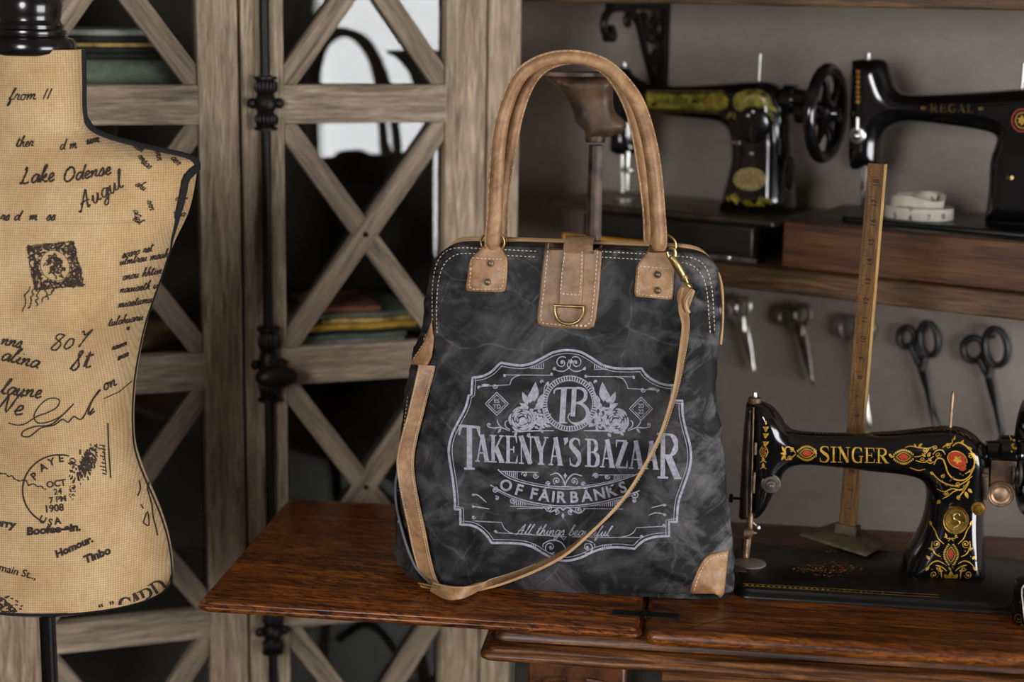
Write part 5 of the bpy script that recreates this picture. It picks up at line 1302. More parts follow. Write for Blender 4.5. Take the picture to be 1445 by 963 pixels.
def cartouche(cx, cy, rx, ry, hit=DH, vert=False):
    f = (lambda a, b: (cx + b*1., cy + a)) if vert else (lambda a, b: (cx + a, cy + b))
    le = lambda s, n=12: [f(-rx*s + 2*rx*s*i/n, -ry*s*.72*math.sin(math.pi*i/n)) for i in range(n+1)] + [f(rx*s - 2*rx*s*i/n, ry*s*.72*math.sin(math.pi*i/n)) for i in range(1, n)]
    q = le(.86); ribbon(d, q + [q[0]], 1.0, hit, 2, 3.)
    q = le(.68); ribbon(d, q + [q[0]], 1.0, hit, 0, 3.)
    blot(d, le(.50), hit, 1, 3.)
    for i in range(1, 14):
        t = i/14; y0 = ry*.72*math.sin(math.pi*t)*.95
        for sg in (1, -1):
            x = -rx + 2*rx*t; a = f(x, sg*y0*.96); b_ = f(x + (t-.5)*2.4, sg*(y0 + ry*.28)); gleaf(*a, *b_, 2.0, 0, hit)
cartouche(1138.5, 640, 14.5, 12); cartouche(1275, 645, 15, 12)
for P in ([(1123,640),(1117,633),(1110,631),(1108,636)], [(1123,641),(1116,647),(1109,649),(1108,644)]): gl(P, 1.6)
gcurl(1117,634,3.6,2,-1.1); gcurl(1115,647,3.8,3,1.2); gleaf(1109,640,1103,630,4); gleaf(1108,642,1102,650,4); gleaf(1110,641,1101,640,4); gleaf(1153,641,1147,636,3); gleaf(1258,644,1254,641,4); gleaf(1262,644,1256,646,3)
# shoulder spray
for P, w in (([(1290,645),(1298,644),(1306,640),(1311,634)],1.6), ([(1277,632),(1285,630),(1296,632),(1310,633),(1318,630)],1.4), ([(1292,650),(1304,653),(1312,648),(1318,644)],1.5), ([(1284,660),(1296,664),(1306,662)],1.3),
             ([(1330,632),(1336,628),(1343,626),(1344,620)],2.), ([(1344,630),(1352,625),(1362,629),(1370,637),(1375,649),(1373,661),(1362,669)],2.4), ([(1318,656),(1322,648),(1330,648),(1334,656),(1338,668),(1346,676),(1358,678),(1368,672),(1376,658)],2.2),
             ([(1316,668),(1326,678),(1338,684),(1350,686),(1362,680),(1372,672)],2.), ([(1322,690),(1332,694),(1344,690),(1356,692),(1362,686),(1368,678)],1.6), ([(1350,704),(1356,698),(1362,690),(1368,680)],2.), ([(1330,704),(1338,700),(1346,694),(1358,690)],1.6),
             ([(1316,642),(1322,636),(1330,636),(1334,642)],1.6), ([(1306,650),(1312,654),(1318,652)],1.4)): gl(P, w)
for a in ((1306,636,4,1,1.2),(1301,649,4,2,-1.2),(1324,642,4.5,0,1.3),(1338,630,4,4,1.2),(1320,632,3.5,2,1.1),(1352,684,4,1,1.2),(1335,696,3.5,3,-1.2),(1353,702,3.6,1,1.2),(1330,672,3.4,5,1.1),(1369,644,4,4,1.1)): gcurl(*a)
for a in ((1296,631,1302,626,4),(1293,632,1290,627,3),(1309,645,1313,638,5),(1306,645,1301,640,4),(1310,647,1315,652,4),(1364,632,1372,634,4),(1370,640,1377,644,4),(1374,652,1380,652,4),(1366,666,1372,664,4),(1366,690,1372,696,5),(1362,694,1366,704,5),(1346,622,1348,615,3),(1356,627,1360,621,3.5),(1327,706,1322,712,5),(1318,670,1312,666,4)): gleaf(*a)
blot(d, disc(1351, 649, 13.5, 10, 18, .55), DH, 1, 4.); blot(d, disc(1357.5, 660.5, 6, 4.6, 12, .3), DH, 1, 4.)
ribbon(d, disc(1351, 649, 14.5, 11, 22, .55), 1.2, DH, 0, 3.)
for k in range(5):
    a = 1.25*k+.4; gleaf(1351, 649, 1351+7.2*math.cos(a), 649+6.4*math.sin(a), 4.6, 0, DH2)
for k in range(14): gleaf(*(lambda x, y: (x, y, x+random.uniform(-5,5), y+random.uniform(-5,5)))(random.uniform(1316,1366), random.uniform(668,698)), 2.4, 3)
for x in range(1290, 1384, 9):                                # faint border on the crest of the arm
    gl([(x, np.interp(x,[1290,1343,1384],[609,605.5,622])), (x+5, np.interp(x+5,[1290,1343,1384],[607.5,606.5,624])), (x+8, np.interp(x+8,[1290,1343,1384],[610,608,627]))], 1.6, 3)
for x in range(1150, 1270, 5): ribbon(d, [(x, 612.6), (x+2.6, 612.6)], 1.0, DH, 3)
# head ornament
for y, s_ in ((604,1.),(613.5,1.1),(625,1.2)):
    gleaf(1081-.05*(y-600), y, 1081-.05*(y-600), y+6, 4.*s_); gleaf(1081, y+3, 1077, y-2, 2.4*s_); gleaf(1081, y+3, 1085, y-2, 2.4*s_)
    ribbon(d, [(1076.5, y-1.), (1084.5, y-1.)], 1.0, DH, 0)
gleaf(1081,600,1081,594,2); ribbon(d, disc(1078,638,2.8,5.6,16), .9, DH, 0, 2.); blot(d, disc(1078,638,1.6,3.6), DH, 1, 3.)
for sg in (1,-1): gl([(1078+sg*2,630),(1078+sg*5.6,638),(1078+sg*2,646)], 1.3)
for y in (652, 661): gleaf(1077.5, y, 1077, y-8, 4); gl([(1073,y+1),(1077,y-1.5),(1081.5,y+1)], 1.4)
# foot of the pillar
cartouche(1342, 783, 16, 12, DH, True)
for mir in (1, -1):
    X = lambda x: 1342 + mir*(x-1342)
    for P, w in (([(1352,768),(1360,760),(1364,750),(1369,742)],1.7), ([(1356,786),(1364,782),(1369,772),(1368,764)],1.7), ([(1352,796),(1360,792),(1368,794),(1374,800)],1.8), ([(1348,806),(1356,800),(1364,798)],1.6), ([(1346,764),(1341,760),(1336,761)],1.4), ([(1355,818),(1356,808),(1358,800)],1.8), ([(1347,760),(1352,758)],1.2)): gl([(X(a), b) for a, b in P], w)
    gcurl(X(1363), 768, 6, 1 if mir > 0 else 2.1, 1.3*mir); gcurl(X(1366), 811, 6, 3 if mir > 0 else .2, -1.3*mir); gcurl(X(1360), 803, 3.4, 0, mir)
    for a, b, c_, e_, w in ((1369,742,1372,735,4),(1366,776,1374,774,4),(1372,790,1377,784,4),(1352,812,1346,818,4),(1353,806,1361,806,3),(1373,800,1378,806,4),(1348,760,1350,752,3)): gleaf(X(a), b, X(c_), e_, w)
gleaf(1342,818,1342,806,8); gleaf(1342,819,1332,810,5); gleaf(1342,819,1352,810,5); gleaf(1342,806,1338,800,3); ribbon(d, [(1322,822),(1372,823)], 1.2, DH, 3)
for k in range(24): gleaf(*(lambda x, y: (x, y, x+random.uniform(-4,4), y+random.uniform(-4,4)))(random.uniform(1314,1380), random.uniform(775,815)), 2.2, 3)
d.build('gold_transfers', GM, sb, flat=True)
# bed border and centre ornament
d = MB()
for u in np.arange(u0+.012, .80, .0064):
    k = random.uniform(.7, 1.2)
    P = [(u, v0+.0125), (u+.0026, v0+.0150*1), (u+.005, v0+.0125), (u+.0026, v0+.0100)]
    d.add([tab(a, b_, BED+.0005) for a, b_ in P], [(0,1,2,3)], 0 if u < .74 else 3, False)
for vv in (.0082, .0168):
    d.add([tab(u0+.01, v0+vv, BED+.0005), tab(u0+.24, v0+vv, BED+.0005), tab(u0+.24, v0+vv+.0011, BED+.0005), tab(u0+.01, v0+vv+.0011, BED+.0005)], [(0,1,2,3)], 0, False)
for k in range(230):
    a, q = random.uniform(0, 6.28), math.sqrt(random.random()); x, y = 1169 + 50*q*math.cos(a), 803 + 12*q*math.sin(a)*(1-.55*abs(q*math.cos(a)))
    mi = 1 if q < .5 and random.random() < .5 else (3 if random.random() < .85 else 0); t = random.uniform(0, 6.28); gleaf(x, y, x+4.5*math.cos(t), y+1.6*math.sin(t), 1.6, mi, DHB)
for k in range(90): 
    x = random.uniform(1060, 1180); y = 766 + (x-1060)*.10 + random.uniform(-3, 3); gleaf(x, y, x+3.4, y+random.uniform(-1,1), 1.3, 3 if random.random() < .9 else 1, DHB)
d.build('gold_transfers', GM, bed, flat=True)
d = MB()
CH = hitter([BSC], lambda x, y: None, .0004)
for k in range(26): gleaf(*(lambda x, y: (x, y, x+random.uniform(-2,2), y+4))(random.uniform(1424,1434), random.uniform(600,636)), 2.2, 0, CH)
if d.v: d.build('gold_transfers', GM, sc_, flat=True)

# ---- the two machines on the shelf
def back_machine(name_label, P0, outline, T, r, frame, loc):
    t = thing('sewing_machine', name_label, 'sewing machine', loc)
    m = MB(); inflate(m, outline, lambda x, y: atP(x, y, P0, WN), -WN, T, r, 4.)
    return t, m.build('body', M['japan'], t, sharp=85)
P2 = wal(0, .15, 0)
z2 = zx(3.441, 880, 60)
A = cr([(872,97),(880,94),(887,97),(893,105),(904,113),(924,121.5),(960,121),(996,119),(1030,116.5),(1060,114.5),(1083,114.5),(1098,120),(1107,132),(1110,147),(1113,175),(1114,205),(1116,240),(1118,287),(1119,298)], 4) + \
    cr([(1019,298),(1025,272),(1031,249),(1036,223),(1034,197),(1030,184),(1019,174),(994,169),(967,166.5),(940,163),(918,160),(905,162),(899,170),(898,190),(898,216),(866,216),(864,190),(864,130),(866,105)], 4)
def T2(x, y): return float(np.interp(x, [860,900,960,1040,1120], [.028,.023,.025,.034,.034]) + (.012*max(0, min(1, (y-200)/80)) if x > 1000 else 0))
r2, b2 = back_machine('black sewing machine with yellow green bands and spoked handwheel on the wall shelf', P2, A, T2, 22., None, wal(-.15, .15, SHZ))
BB2 = 1.143
def q2(x, y, dd=0): return atP(x, y, P2 + WN*dd, WN)
def wslab(s0, s1, d0, d1, z0, z1, rc=.012, edge=.003):
    m = MB(); V = []; prof_ = [(edge*.6,0),(0,.15),(0,.7),(edge*.5,.9),(edge,1)]
    for ins, h in prof_:
        for cx, cy, s in ((s1-ins-rc, d0+ins+rc, -90), (s1-ins-rc, d1-ins-rc, 0), (s0+ins+rc, d1-ins-rc, 90), (s0+ins+rc, d0+ins+rc, 180)):
            for k in range(6): V.append(wal(cx + rc*math.cos(R(s+18*k)), cy + rc*math.sin(R(s+18*k)), z0+(z1-z0)*h))
    n = 24; k = len(prof_)
    m.add(V, [(i*n+j, i*n+(j+1)%n, (i+1)*n+(j+1)%n, (i+1)*n+j) for i in range(k-1) for j in range(n)] + [tuple(range(n))[::-1], tuple((k-1)*n+j for j in range(n))]); return m
bd2 = wslab(-.336, .062, .055, .238, BB2-.011, BB2).build('bed', M['japan_worn'], r2, sharp=50)
m = MB(); m.tube([q2(877,214), q2(878,272)], .0032, 8); m.tube([q2(886,214,.012), q2(884,268,.012)], .0038, 8); m.lathe(q2(884,240,.012), WB, [(.0005,-.008),(.005,-.006),(.005,.008),(.0005,.012)], 10); m.build('needle_bar', M['steel'], r2)
m = MB(); m.lathe(Vector((*q2(881,272).xy, BB2+.0003)), ZV, [(.02,0),(.02,.0014),(.0003,.0016)], 26); m.build('needle_plate', M['steel'], r2)
m = MB(); m.lathe(q2(881,96), ZV, [(.005,-.003),(.006,.002),(.004,.004),(.004,.008),(.0005,.009)], 14); m.build('presser_screw', M['steel'], r2)
m = MB(); m.lathe(q2(1071,116), ZV, [(.003,-.004),(.0022,.001),(.0022,.042),(.0005,.0435)], 12); m.build('spool_pin', M['steel'], r2)
h2 = q2(1110, 140)
m = MB(); m.lathe(h2, WB, [(.016,-.012),(.018,-.004),(.022,-.002),(.0225,.014),(.017,.016),(.016,.03)], 28); m.build('shaft_collar', M['japan'], r2)
c2 = q2(1165.5, 160)
m = MB(); m.ring(c2, WN, ZV, .0655, .0655, .0095, 60, 14); m.lathe(c2, WB, [(.017,-.045),(.019,-.01),(.020,.008),(.011,.013),(.009,.02),(.003,.022)], 28)
for k in range(6):
    a = 2*math.pi*k/6+.2; d_ = WN*math.cos(a) + ZV*math.sin(a); m.tube([c2 + d_*.015, c2 + d_*.04 + WB*.004, c2 + d_*.062], [.0075,.0055,.0065], 8)
m.build('handwheel', M['japan'], r2)
m = MB(); m.lathe(q2(1062,176,.035), WN, [(.027,-.012),(.028,0),(.026,.004),(.018,.006),(.0005,.007)], 32); cv = m.build('side_cover', M['japan'], r2)
m = MB()
for x, y in ((1055,163.5),(1062,158),(1060,217)): m.lathe(q2(x, y, .043), WN, [(.0025,-.004),(.0026,0),(.0005,.001)], 10)
m.tube([q2(1031,201,.03), q2(1044,202,.034)], .0032, 8); m.build('screws', M['steel'], cv)
m = MB(); m.ring(q2(1114,245,.03), ZV, (WB*.5+WN*.5), .022, .010, .004, 24, 8); m.build('bobbin_winder', M['japan'], r2)
BV2 = bvh_of(b2); D2 = hitter([BV2], lambda x, y: None, .0006); D2B = hitter([bvh_of(bd2)], lambda x, y: None, .0005)
d = MB(); Y2 = [M['yellow_green'], M['pale_gold'], M['gold_dim'], M['hole']]
blot(d, [(912,131),(950,133),(1000,132),(1020,131),(1028,140),(1026,152),(1012,157),(960,154),(914,152)], D2, 0, 6.)
for t_, x in (('WHEELER MFG', 960),): sans(d, t_, lambda a, b_: hitter([BV2], lambda x, y: None, .0009)(x + a*11.5, 147 - b_*11.5), 3, 0, .01)
ribbon(d, [(913,129),(1022,129)], 1.2, D2, 1); ribbon(d, [(914,155),(1014,160)], 1.4, D2, 2)
blot(d, cr([(1034,142),(1038,134),(1050,128),(1066,126),(1080,130),(1088,140),(1091,152),(1088,158),(1080,150),(1066,156),(1050,158),(1038,154)], 3, True), D2, 0, 6.)
ribbon(d, arc(1064,146,15,10,190,350,12), 3.2, hitter([BV2], lambda x, y: None, .0009), 1)
for a in ((1032,158,1026,168,6),(1036,158,1036,170,5),(1086,158,1092,172,6),(1082,158,1080,166,5),(1090,150,1096,160,5)): blot(d, leaf(*a), D2, 0, 4.)
blot(d, disc(1058.5, 253, 23.5, 16, 26), D2, 1, 6.)
hb = hitter([BV2], lambda x, y: None, .0009)
ribbon(d, disc(1058.5,253,20,13,26), 1., hb, 2, 3.)
for k in range(7): ribbon(d, [(1046+4*k, 245+random.uniform(-2,2)), (1047+4*k+random.uniform(-2,2), 261)], 1.4, hb, 2)
for a in ((1030,276,1046,284,9),(1046,284,1066,290,8),(1066,290,1086,280,9),(1036,272,1040,290,8),(1072,276,1078,292,9),(1082,282,1090,288,7),(1030,284,1024,276,5)): blot(d, leaf(*a), D2, 0, 4.)
for x in range(906, 1090, 12): ribbon(d, [(x, 284.5+.1*(x-906)), (x+9, 285.4+.1*(x-906))], 2.0, D2B, 2)
d.build('painted_bands', Y2, b2, flat=True)
# wooden bases under both machines
cs = thing('machine_case', 'low black wooden case under the machine with the spoked handwheel', 'case', wal(-.1, .15, SHZ))
m = MB(); m.box(WFR, -.262, .036, .03, .262, SHZ+.0003, SHZ+.006); m.box(WFR, -.256, .030, .036, .256, SHZ+.006, BB2-.0113)
m.build('case_body', M['black_case'], cs, .003)
bx = thing('wooden_box', 'worn brown wooden box under the plain black machine at the shelf end', 'box', wal(.27, .13, SHZ))
ZBX = 1.1485
m = MB(); m.box(WFR, .080, .55, .022, .262, SHZ+.0003, ZBX-.002); m.build('box_body', M['case_wood'], bx, .0025)
m = MB(); m.box(WFR, .083, .547, .025, .259, ZBX-.0025, ZBX); m.build('lid', M['box_top'], bx, .001)
# plain machine at the right
P3 = wal(0, .135, 0)
A3 = cr([(1204,86),(1210,83.5),(1230,83),(1244,83.5),(1252,89),(1257,101),(1262,117),(1268,128),(1284,133),(1320,132.5),(1347,131),(1390,128.5),(1425,126),(1470,124),(1490,128),(1500,140),(1502,170),(1500,230),(1502,300),(1503,318)], 4) + \
     cr([(1391,312),(1393,306),(1397,268),(1399,226),(1407,201),(1405,191),(1387,185),(1347,178.5),(1300,173),(1278,172.5),(1264,176),(1251,184),(1244,203),(1241,234),(1222,236),(1201,235),(1201,170),(1203,110)], 4)
def T3(x, y): return float(np.interp(x, [1200,1250,1300,1390,1500], [.030,.026,.024,.034,.036]) + (.012*max(0, min(1, (y-220)/90)) if x > 1370 else 0))
r3, b3 = back_machine('plain black sewing machine lettered in dull gold on the brown wooden box', P3, A3, T3, 24., None, wal(.3, .135, ZBX))
def q3(x, y, dd=0): return atP(x, y, P3 + WN*dd, WN)
bd3 = wslab(.150, .535, .045, .222, ZBX+.0004, ZBX+.007).build('bed', M['japan_dull'], r3, sharp=50)
m = MB(); m.tube([q3(1217,232), q3(1218,278)], .0032, 8); m.tube([q3(1222,232,.01), q3(1221,270,.01)], .004, 8); m.lathe(q3(1219,262,.004), WB, [(.0005,-.005),(.005,-.004),(.005,.005),(.0005,.009)], 10); m.build('needle_bar', M['steel_dark'], r3)
m = MB(); c = q3(1218, 278); m.tube([c, c - ZV*.012, c - ZV*.016 + WN*.016], [.003,.0028,.002], 8); m.build('presser_foot', M['steel_dark'], r3)
m = MB(); m.lathe(q3(1210,191,.029), WN, [(.012,-.004),(.0126,0),(.011,.002),(.0085,.0025),(.0085,.005),(.006,.006),(.0055,.009),(.002,.012),(.0004,.0122)], 28); m.tube([q3(1210,183,.031), q3(1210,166,.031)], .002, 8); m.build('tension_discs', M['steel'], r3)
m = MB(); m.lathe(q3(1225,83), ZV, [(.005,-.003),(.0055,.002),(.0035,.003),(.0035,.008),(.0004,.009)], 14); m.build('presser_screw', M['steel'], r3)
m = MB(); m.lathe(q3(1442,126), ZV, [(.003,-.004),(.0024,.001),(.0024,.036),(.0004,.0375)], 12); m.build('spool_pin', M['steel'], r3)
D3 = hitter([bvh_of(b3)], lambda x, y: None, .0006); d = MB()
serif_text(d, 'REGAL', lambda u, v: (1312 + (1376-1312)*u, (158.5+.5*u)*(1-v) + (147+.8*u)*v), D3, 1., 11.5, 3, .12)
blot(d, leaf(1299,152.5,1308,152.5,5), D3, 3); blot(d, leaf(1380,153.5,1389,153.5,5), D3, 3)
for y in range(99, 142, 7): blot(d, leaf(1211, y, 1211, y+6, 5), D3, 0, 4.); ribbon(d, [(1207.5,y+1),(1214.5,y+1)], 1.2, D3, 3)
for k in range(6): blot(d, leaf(1211+random.uniform(-2,2), 100+7*k, 1211+random.uniform(-3,3), 103+7*k, 3), D3, 1, 4.)
ribbon(d, disc(1443,170,15,16,26), 1.6, D3, 1, 3.); ribbon(d, disc(1443,170,10,11,22), 1.2, D3, 0, 3.)
for k in range(7): a = k*.9; blot(d, leaf(1443,170,1443+8*math.cos(a),170+8*math.sin(a),3.4), D3, 0, 4.)
d.build('gold_lettering', GM, b3, flat=True)
m = MB(); m.tube([q3(1421,250,.04), q3(1428,251,.046)], .003, 8); m.build('stitch_lever', M['brass'], r3)
# ------------------------------------------------------------------ cobbler's last on its post
LP = Vector((.104, 2.143, 0))
ls = thing('shoe_last_stand', 'rusty iron cobbler last on a tall square post behind the tote bag', 'cobbler last', (LP.x, LP.y, TZ))
def l_(x, y, dd=0): return atY(x, y, LP.y - dd)
LO = cr([(768,106),(790,107),(820,106),(846,106),(862,109),(866,118),(865,134),(866,150),(870,160),(879,168),(884,178),(878,187),(866,191),(856,194)], 4) + cr([(827,196),(824,185),(812,172),(808,156),(798,138),(784,122)], 4)
m = MB(); inflate(m, LO, lambda x, y: l_(x, y), Vector((0,1,0)), lambda x, y: .020 + .012*max(0, min(1, (140-y)/40.)), 17., 3.5)
lb = m.build('last', M['rust'], ls, sharp=70)
m = MB(); sole = [(-.062,.0),(-.056,.014),(-.035,.022),(-.005,.024),(.015,.018),(.028,.022),(.040,.018),(.044,0),(.040,-.018),(.028,-.022),(.015,-.018),(-.005,-.024),(-.035,-.022),(-.056,-.014)]
S_ = cr(sole, 4, True); zs_ = l_(815, 105).z; cx = l_(822, 100).x
V = [Vector((cx + p[0], LP.y + p[1], zs_ + h)) for h in (-.003, .004) for p in S_]; n = len(S_)
m.add(V, [tuple(range(n))[::-1], tuple(range(n, 2*n))] + [(i, (i+1)%n, (i+1)%n+n, i+n) for i in range(n)]); m.build('sole_plate', M['rust'], ls, .0015)
m = MB(); fr = (LP, Vector((math.cos(R(18)), math.sin(R(18)), 0)), Vector((-math.sin(R(18)), math.cos(R(18)), 0)), ZV)
zt_ = l_(840, 194).z; V = []
for z, h in ((TZ+.02, .0125), (zt_-.01, .0086)):
    for k in range(16):
        a = 2*math.pi*k/16; c_, s_ = math.cos(a), math.sin(a); rr = h*1.16/max(abs(c_), abs(s_))**.72 if True else h
        if k % 4 == 2: rr *= .92
        V.append(fr[0] + fr[1]*(rr*c_*.86) + fr[2]*(rr*s_*.86) + ZV*z)
m.add(V, [(k, (k+1)%16, 16+(k+1)%16, 16+k) for k in range(16)] + [tuple(range(16))[::-1], tuple(range(16, 32))])
m.build('post', M['rust'], ls, sharp=20)
m = MB(); c = l_(840, 196); m.lathe(c, ZV, [(.0125,-.004),(.0135,.0),(.0125,.004)], 20); m.build('collar', M['rust'], ls)
m = MB(); m.lathe(Vector((LP.x, LP.y, TZ+.0004)), ZV, [(.060,0),(.062,.005),(.055,.010),(.03,.016),(.018,.03),(.015,.034)], 34); m.build('base', M['rust'], ls)

# ------------------------------------------------------------------ hem marker: ruler in a weighted base
hz = BED + .0008
hm = thing('hem_marker', 'tall yellow wooden ruler standing in a square grey green metal base', 'hem marker', Vector((*atZ(1195, 762, hz).xy, hz)))
Q = [atZ(x, y, hz) for x, y in ((1128,757), (1222,787), (1256,768), (1184,739))]
cq = sum(Q, Vector())/4
m = MB(); V = []
for h, k in ((0, 1), (.003, 1), (.0045, .97), (.0075, .55), (.010, .28), (.0102, .02)): V += [cq + (p-cq)*k + ZV*h for p in Q]
m.add(V, [(i*4+j, i*4+(j+1)%4, (i+1)*4+(j+1)%4, (i+1)*4+j) for i in range(5) for j in range(4)] + [(3,2,1,0), (20,21,22,23)], 0, False)
m.build('base', M['stone_green'], hm, .0015)
HB0 = atY(1196, 748, cq.y); HT0 = atY(1238.5, 231, cq.y + .004)
up_ = (HT0 - HB0).normalized(); fx = Vector((math.cos(R(-34)), math.sin(R(-34)), 0)); fx = (fx - up_*fx.dot(up_)).normalized(); fy_ = up_.cross(fx)*-1
if fy_.y > 0: fy_ = -fy_
HL = (HT0 - HB0).length; RFR = (HB0, fx, fy_, up_); rw, rt = .0108, .0046
m = MB(); m.box((HB0, fx, fy_, up_), -.0150, .0150, -.0085, .0085, -.012, .008); m.build('socket', M['stone_green'], hm, .0015)
m = MB(); m.box(RFR, -rw, rw, -rt, rt, -.004, HL)
# paler right edge
mm_ = [0, 0, 0, 0, 0, 1]; m.m = mm_
rl = m.build('ruler', [M['rule_wood'], M['rule_edge']], hm)
d = MB()
def rp(a, z): return HB0 + fx*a + fy_*(rt+.0003) + up_*z
def rq(a0, a1, z0, z1): d.add([rp(a0, z0), rp(a1, z0), rp(a1, z1), rp(a0, z1)], [(0,1,2,3)], 0, False)
inch = .0254*.98
for k in range(int(HL/inch*8)+1):
    z = .012 + k*inch/8
    if z > HL-.001: break
    ln_ = .0125 if k % 8 == 0 else (.0075 if k % 4 == 0 else (.0055 if k % 2 == 0 else .0038)); rq(-rw+.0006, -rw+ln_, z-.00022, z+.00022)
for k in range(1, int(HL/inch)+1):
    z = .012 + k*inch - .0065
    if z < HL-.006: sans(d, str(k), lambda a, b, z=z: rp(.0050 - b*.0098, z + a*.0098), 0, 0, .015)
d.build('ruler_markings', M['black_ink'], rl, flat=True)

# ------------------------------------------------------------------ tape measure on the box
tz0 = ZBX + .0074
tc_ = Vector((*atP(1296, 300, P3 + WN*.03, WN).xy, tz0)); TC = tc_
tm = thing('tape_measure', 'coiled white tape measure with black figures lying on the brown box', 'tape measure', TC)
m = MB(); P = [];
for i in range(240):
    a = i/240*2*math.pi*6.5 - 1.2; r = .0500 - .0018*a/(2*math.pi) - .0002
    P.append(TC + WB*(r*math.cos(a)) - WN*(-r*.82*math.sin(a)) + ZV*.0087)
strap(m, P, [ZV*.0085 + WN*.0004]*len(P), .0007); co_ = m.build('coil', M['tape_white'], tm, sharp=80)
m = MB(); P, Wd = [], []
for x, y, z, wx, wy, wz in cr([(-.040,.006,.019,0,.0,.0085),(-.030,.024,.024,.001,.001,.008),(-.006,.030,.026,.002,.001,.0078),(.022,.022,.021,.001,.003,.0075),(.036,.006,.020,.0,.003,.0075),(.030,-.014,.026,.003,-.002,.008),(.008,-.022,.030,.004,-.002,.0072),(-.012,-.012,.031,.005,.003,.006),(-.004,.008,.033,.006,.002,.005),(.014,.015,.034,.006,.003,.0065),(.024,.004,.031,.002,.006,.006),(.018,-.016,.027,.001,.004,.008),(-.014,-.026,.025,.001,0,.0085),(-.036,-.012,.024,0,.001,.0085)], 7):
    P.append(TC + WB*x + WN*y + ZV*z); Wd.append(WB*wx + WN*wy + ZV*wz)
strap(m, P, Wd, .0007); lo_ = m.build('loose_end', M['tape_white'], tm, sharp=80)
TB_ = hitter([bvh_of(co_), bvh_of(lo_)], lambda x, y: None, .0005); d = MB()
for t_, x, y in (('5',1263,308),('6',1285,311),('7',1311,311),('8',1331,309)): sans(d, t_, lambda a, b, x=x, y=y: TB_(x + 11*a, y - 11*b), 0, 0, .01)
for t_, x, y, s in (('10',1284,298,9),('5',1316,285,11)): sans(d, t_, lambda a, b, x=x, y=y, s=s: TB_(x + s*a, y - s*b), 0, 0, .01)
d.build('figures', M['black_ink'], co_, flat=True)

# ------------------------------------------------------------------ scissors hanging on the wall
def scissors(label, ringA, ringB, piv, tip, mats, tipB=None, lift=.014):
    """rings (cx, cy, rx, ry, tilt) and points in the picture, laid on the wall plane"""
    pv = wpx(*piv, lift); t = thing('scissors', label, 'scissors', wpx(*piv, 0), 'scissors hanging in a row on the wall')
    scale = 2330/(pv - CAM).length
    tips = (tip, tipB or (tip[0]-3, tip[1]-1))
    rt_ = .0052 if mats[0] == 'scissor_black' else .0042
    for k, (rg, tp) in enumerate(((ringA, tips[0]), (ringB, tips[1]))):
        m = MB(); cx, cy, rx, ry, tl = rg; L = lift + (.0022 if k else -.0022)
        c = wpx(cx, cy, L); ux = (wpx(cx+10*math.cos(R(tl)), cy+10*math.sin(R(tl)), L) - c).normalized(); uy = (wpx(cx-10*math.sin(R(tl)), cy+10*math.cos(R(tl)), L) - c).normalized()
        m.ring(c, ux, uy, rx/scale*.90, ry/scale*.90, rt_, 34, 10)
        # shank from the ring to the pivot, then the blade
        d_ = np.array([piv[0]-cx, piv[1]-cy], float); d_ /= np.linalg.norm(d_); ct, st_ = math.cos(R(tl)), math.sin(R(tl))
        lx, ly = d_[0]*ct + d_[1]*st_, -d_[0]*st_ + d_[1]*ct; q = 1/math.hypot(lx/rx, ly/ry)
        st = (cx + d_[0]*q*.95, cy + d_[1]*q*.95)
        m.tube([wpx(*st, L), wpx((st[0]+piv[0])/2, (st[1]+piv[1])/2, L), wpx(*piv, L)], [rt_,rt_*1.1,rt_*1.25], 10)
        a = np.array(piv, float); b = np.array(tp, float); dd = (b-a)/np.linalg.norm(b-a); n = np.array([-dd[1], dd[0]]); LL = np.linalg.norm(b-a)
        s_ = 1 if k else -1
        outl = [tuple(a - dd*7 + n*6.2), tuple(a - dd*7 - n*6.2), tuple(a + dd*LL*.15 - n*(7.0 if s_ > 0 else 3.6)), tuple(a + dd*LL*.6 - n*(5.2 if s_ > 0 else 2.2)), tuple(b - n*.6), tuple(b + n*.6), tuple(a + dd*LL*.6 + n*(2.2 if s_ > 0 else 5.2)), tuple(a + dd*LL*.15 + n*(3.6 if s_ > 0 else 7.0))]
        inflate(m, outl, lambda x, y: wpx(x, y, L), -WN, .0019, 3., 4., 1)
        m.build('blade', [M[mats[0]], M[mats[1]]], t, sharp=50)
    m = MB(); m.lathe(pv + WN*.003, WN, [(.004,-.003),(.0042,.001),(.003,.002),(.0004,.0024)], 14); m.build('pivot_screw', M[mats[2]], t)
    # the nail it hangs from
    m = MB(); nc = wpx(ringB[0], ringB[1]-ringB[3]*.62, 0); m.tube([nc + WN*.0005, nc + WN*(lift+.010)], .0014, 8); m.lathe(nc + WN*(lift+.010), WN, [(.003,0),(.003,.001),(.0003,.0014)], 10); m.build('nail', M['black_iron'], t)
    return t
scissors('slim silver scissors hanging nearest the tote bag', (1023,437,9,11,0), (1048,433,12,14,0), (1049,466), (1066,527), ('steel','steel','steel'), (1063,526))
scissors('dark steel scissors hanging second from the tote bag', (1109,447,12,13,0), (1132,444,13,15,0), (1131,472), (1149,546), ('steel_dark','steel_dark','brass'), (1146,544))
scissors('steel scissors hanging half behind the tall ruler', (1196,463,13,17,0), (1222,464,12,16,0), (1210,494), (1229,606), ('steel_dark','steel','steel'), (1225,604))
scissors('black handled shears hanging above the shoulder of the treadle machine', (1279,476,12.5,15,0), (1310,479,14,25,-8), (1301,520), (1329,608), ('scissor_black','blade_black','steel_dark'), (1318,606))
scissors('largest black handled shears hanging above the treadle machine handwheel', (1373,493,16,18,0), (1405,490,17,28,-8), (1395,530), (1424,640), ('scissor_black','blade_black','steel_dark'), (1416,640))

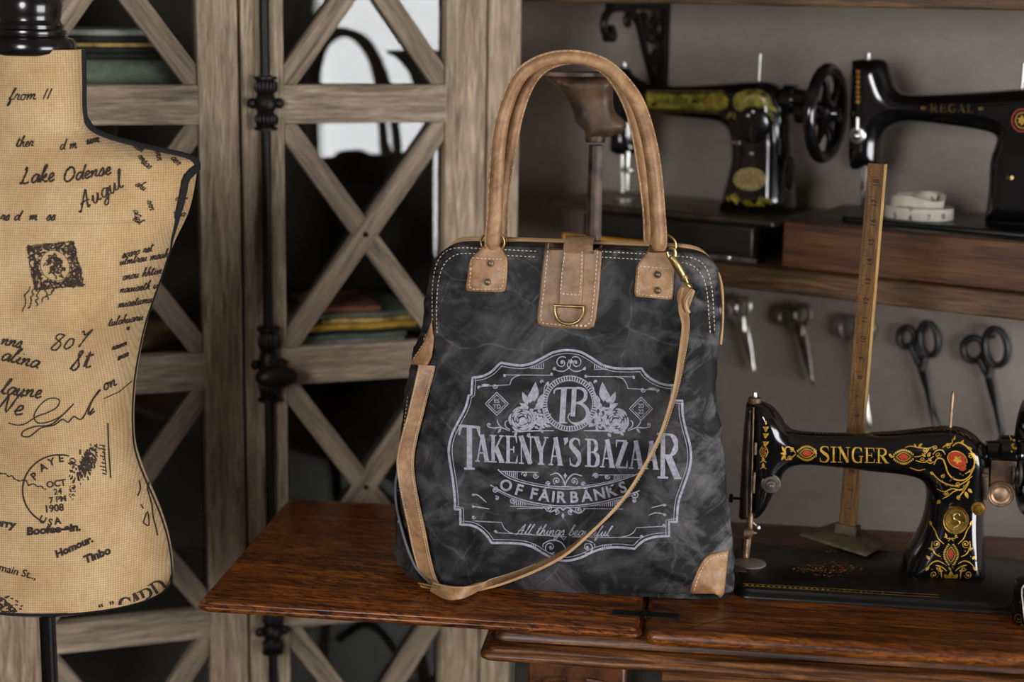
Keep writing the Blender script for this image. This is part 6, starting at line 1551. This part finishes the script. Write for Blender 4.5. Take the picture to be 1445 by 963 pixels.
# ------------------------------------------------------------------ small things on the shelf and table
t = YH = .0195
t = thing('wooden_strip', 'yellow wooden strip standing on edge on the shelf behind the bag top', 'wooden strip', wal(-.22, .265, SHZ))
m = MB(); m.box((wal(0,0,0), WB, WN, ZV), -.284, -.118, .2655, .2725, SHZ+.0003, SHZ+YH); m.build('stick', M['yellow_wood'], t, .002)
t = thing('pliers', 'thin dark metal pliers lying on the shelf in front of the black case', 'pliers', wal(0, .27, SHZ))
m = MB()
for k in (0, 1):
    o = .0045*k
    m.tube([wal(s, dd, SHZ+.0052+o*.4) for s, dd in cr([(-.075,.270+o*1.2),(-.045,.2715+o*.6),(-.015,.271),(.012,.2705-o*.3),(.044,.270)], 5)], [.0036]*4 + [.0042]*8 + [.005]*6 + [.0042]*2 + [.003], 8)
m.build('arms', M['steel_dark'], t)
m = MB(); m.lathe(wal(.0, .2712, SHZ+.007), ZV, [(.005,0),(.005,.003),(.0005,.004)], 12); m.build('pivot_screw', M['steel'], t)
tn = thing('thread_tin', 'small black tin with gold scroll and pale loose thread at the table edge', 'tin', atZ(1452, 880, TZ))
m = MB(); c = Vector((*atZ(1462, 878, TZ).xy, TZ+.0004)); m.lathe(c, ZV, [(.026,0),(.0275,.002),(.0275,.046),(.0265,.048),(.012,.054),(.001,.056)], 36); tb2 = m.build('can', M['japan_dull'], tn)
TT = hitter([bvh_of(tb2)], lambda x, y: None, .0006); d = MB()
for a in ((1438,872,7,1,1.3),(1444,848,5,3,-1.2),(1442,884,4,0,1.1)):
    P = spiral(a[0], a[1], a[2], a[2]*.3, a[3], a[4], 16); ribbon(d, P, 1.6, TT, 0, 2.)
if d.v: d.build('gold_scroll', M['gold_dim'], tb2, flat=True)
m = MB(); m.tube([c + Vector(p) for p in cr([(-.006,-.004,.056),(-.016,-.016,.054),(-.024,-.0145,.046),(-.0225,-.0175,.026),(-.020,-.022,.008)], 6)], .0009, 6); m.build('loose_thread', M['tape_white'], tn)

# ------------------------------------------------------------------ light
w_ = bpy.data.worlds.new('room light'); SC.world = w_; w_.use_nodes = True
bg = w_.node_tree.nodes['Background']; bg.inputs[0].default_value = (.95,.92,.88,1); bg.inputs[1].default_value = .035
def area(name, loc, target, size, power, col, spread=180):
    l = bpy.data.lights.new(name, 'AREA'); l.shape = 'DISK'; l.size = size; l.energy = power; l.color = col; l.spread = R(spread)
    o = bpy.data.objects.new(name, l); link(o); o.location = loc
    o.rotation_euler = (Vector(target) - Vector(loc)).to_track_quat('-Z', 'Y').to_euler(); return o
area('fill_light', (-1.0, -.6, 1.62), (.05, 2.2, 1.1), .9, 13, (.98, .97, 1.), 120)  # unseen soft fill added at the left front
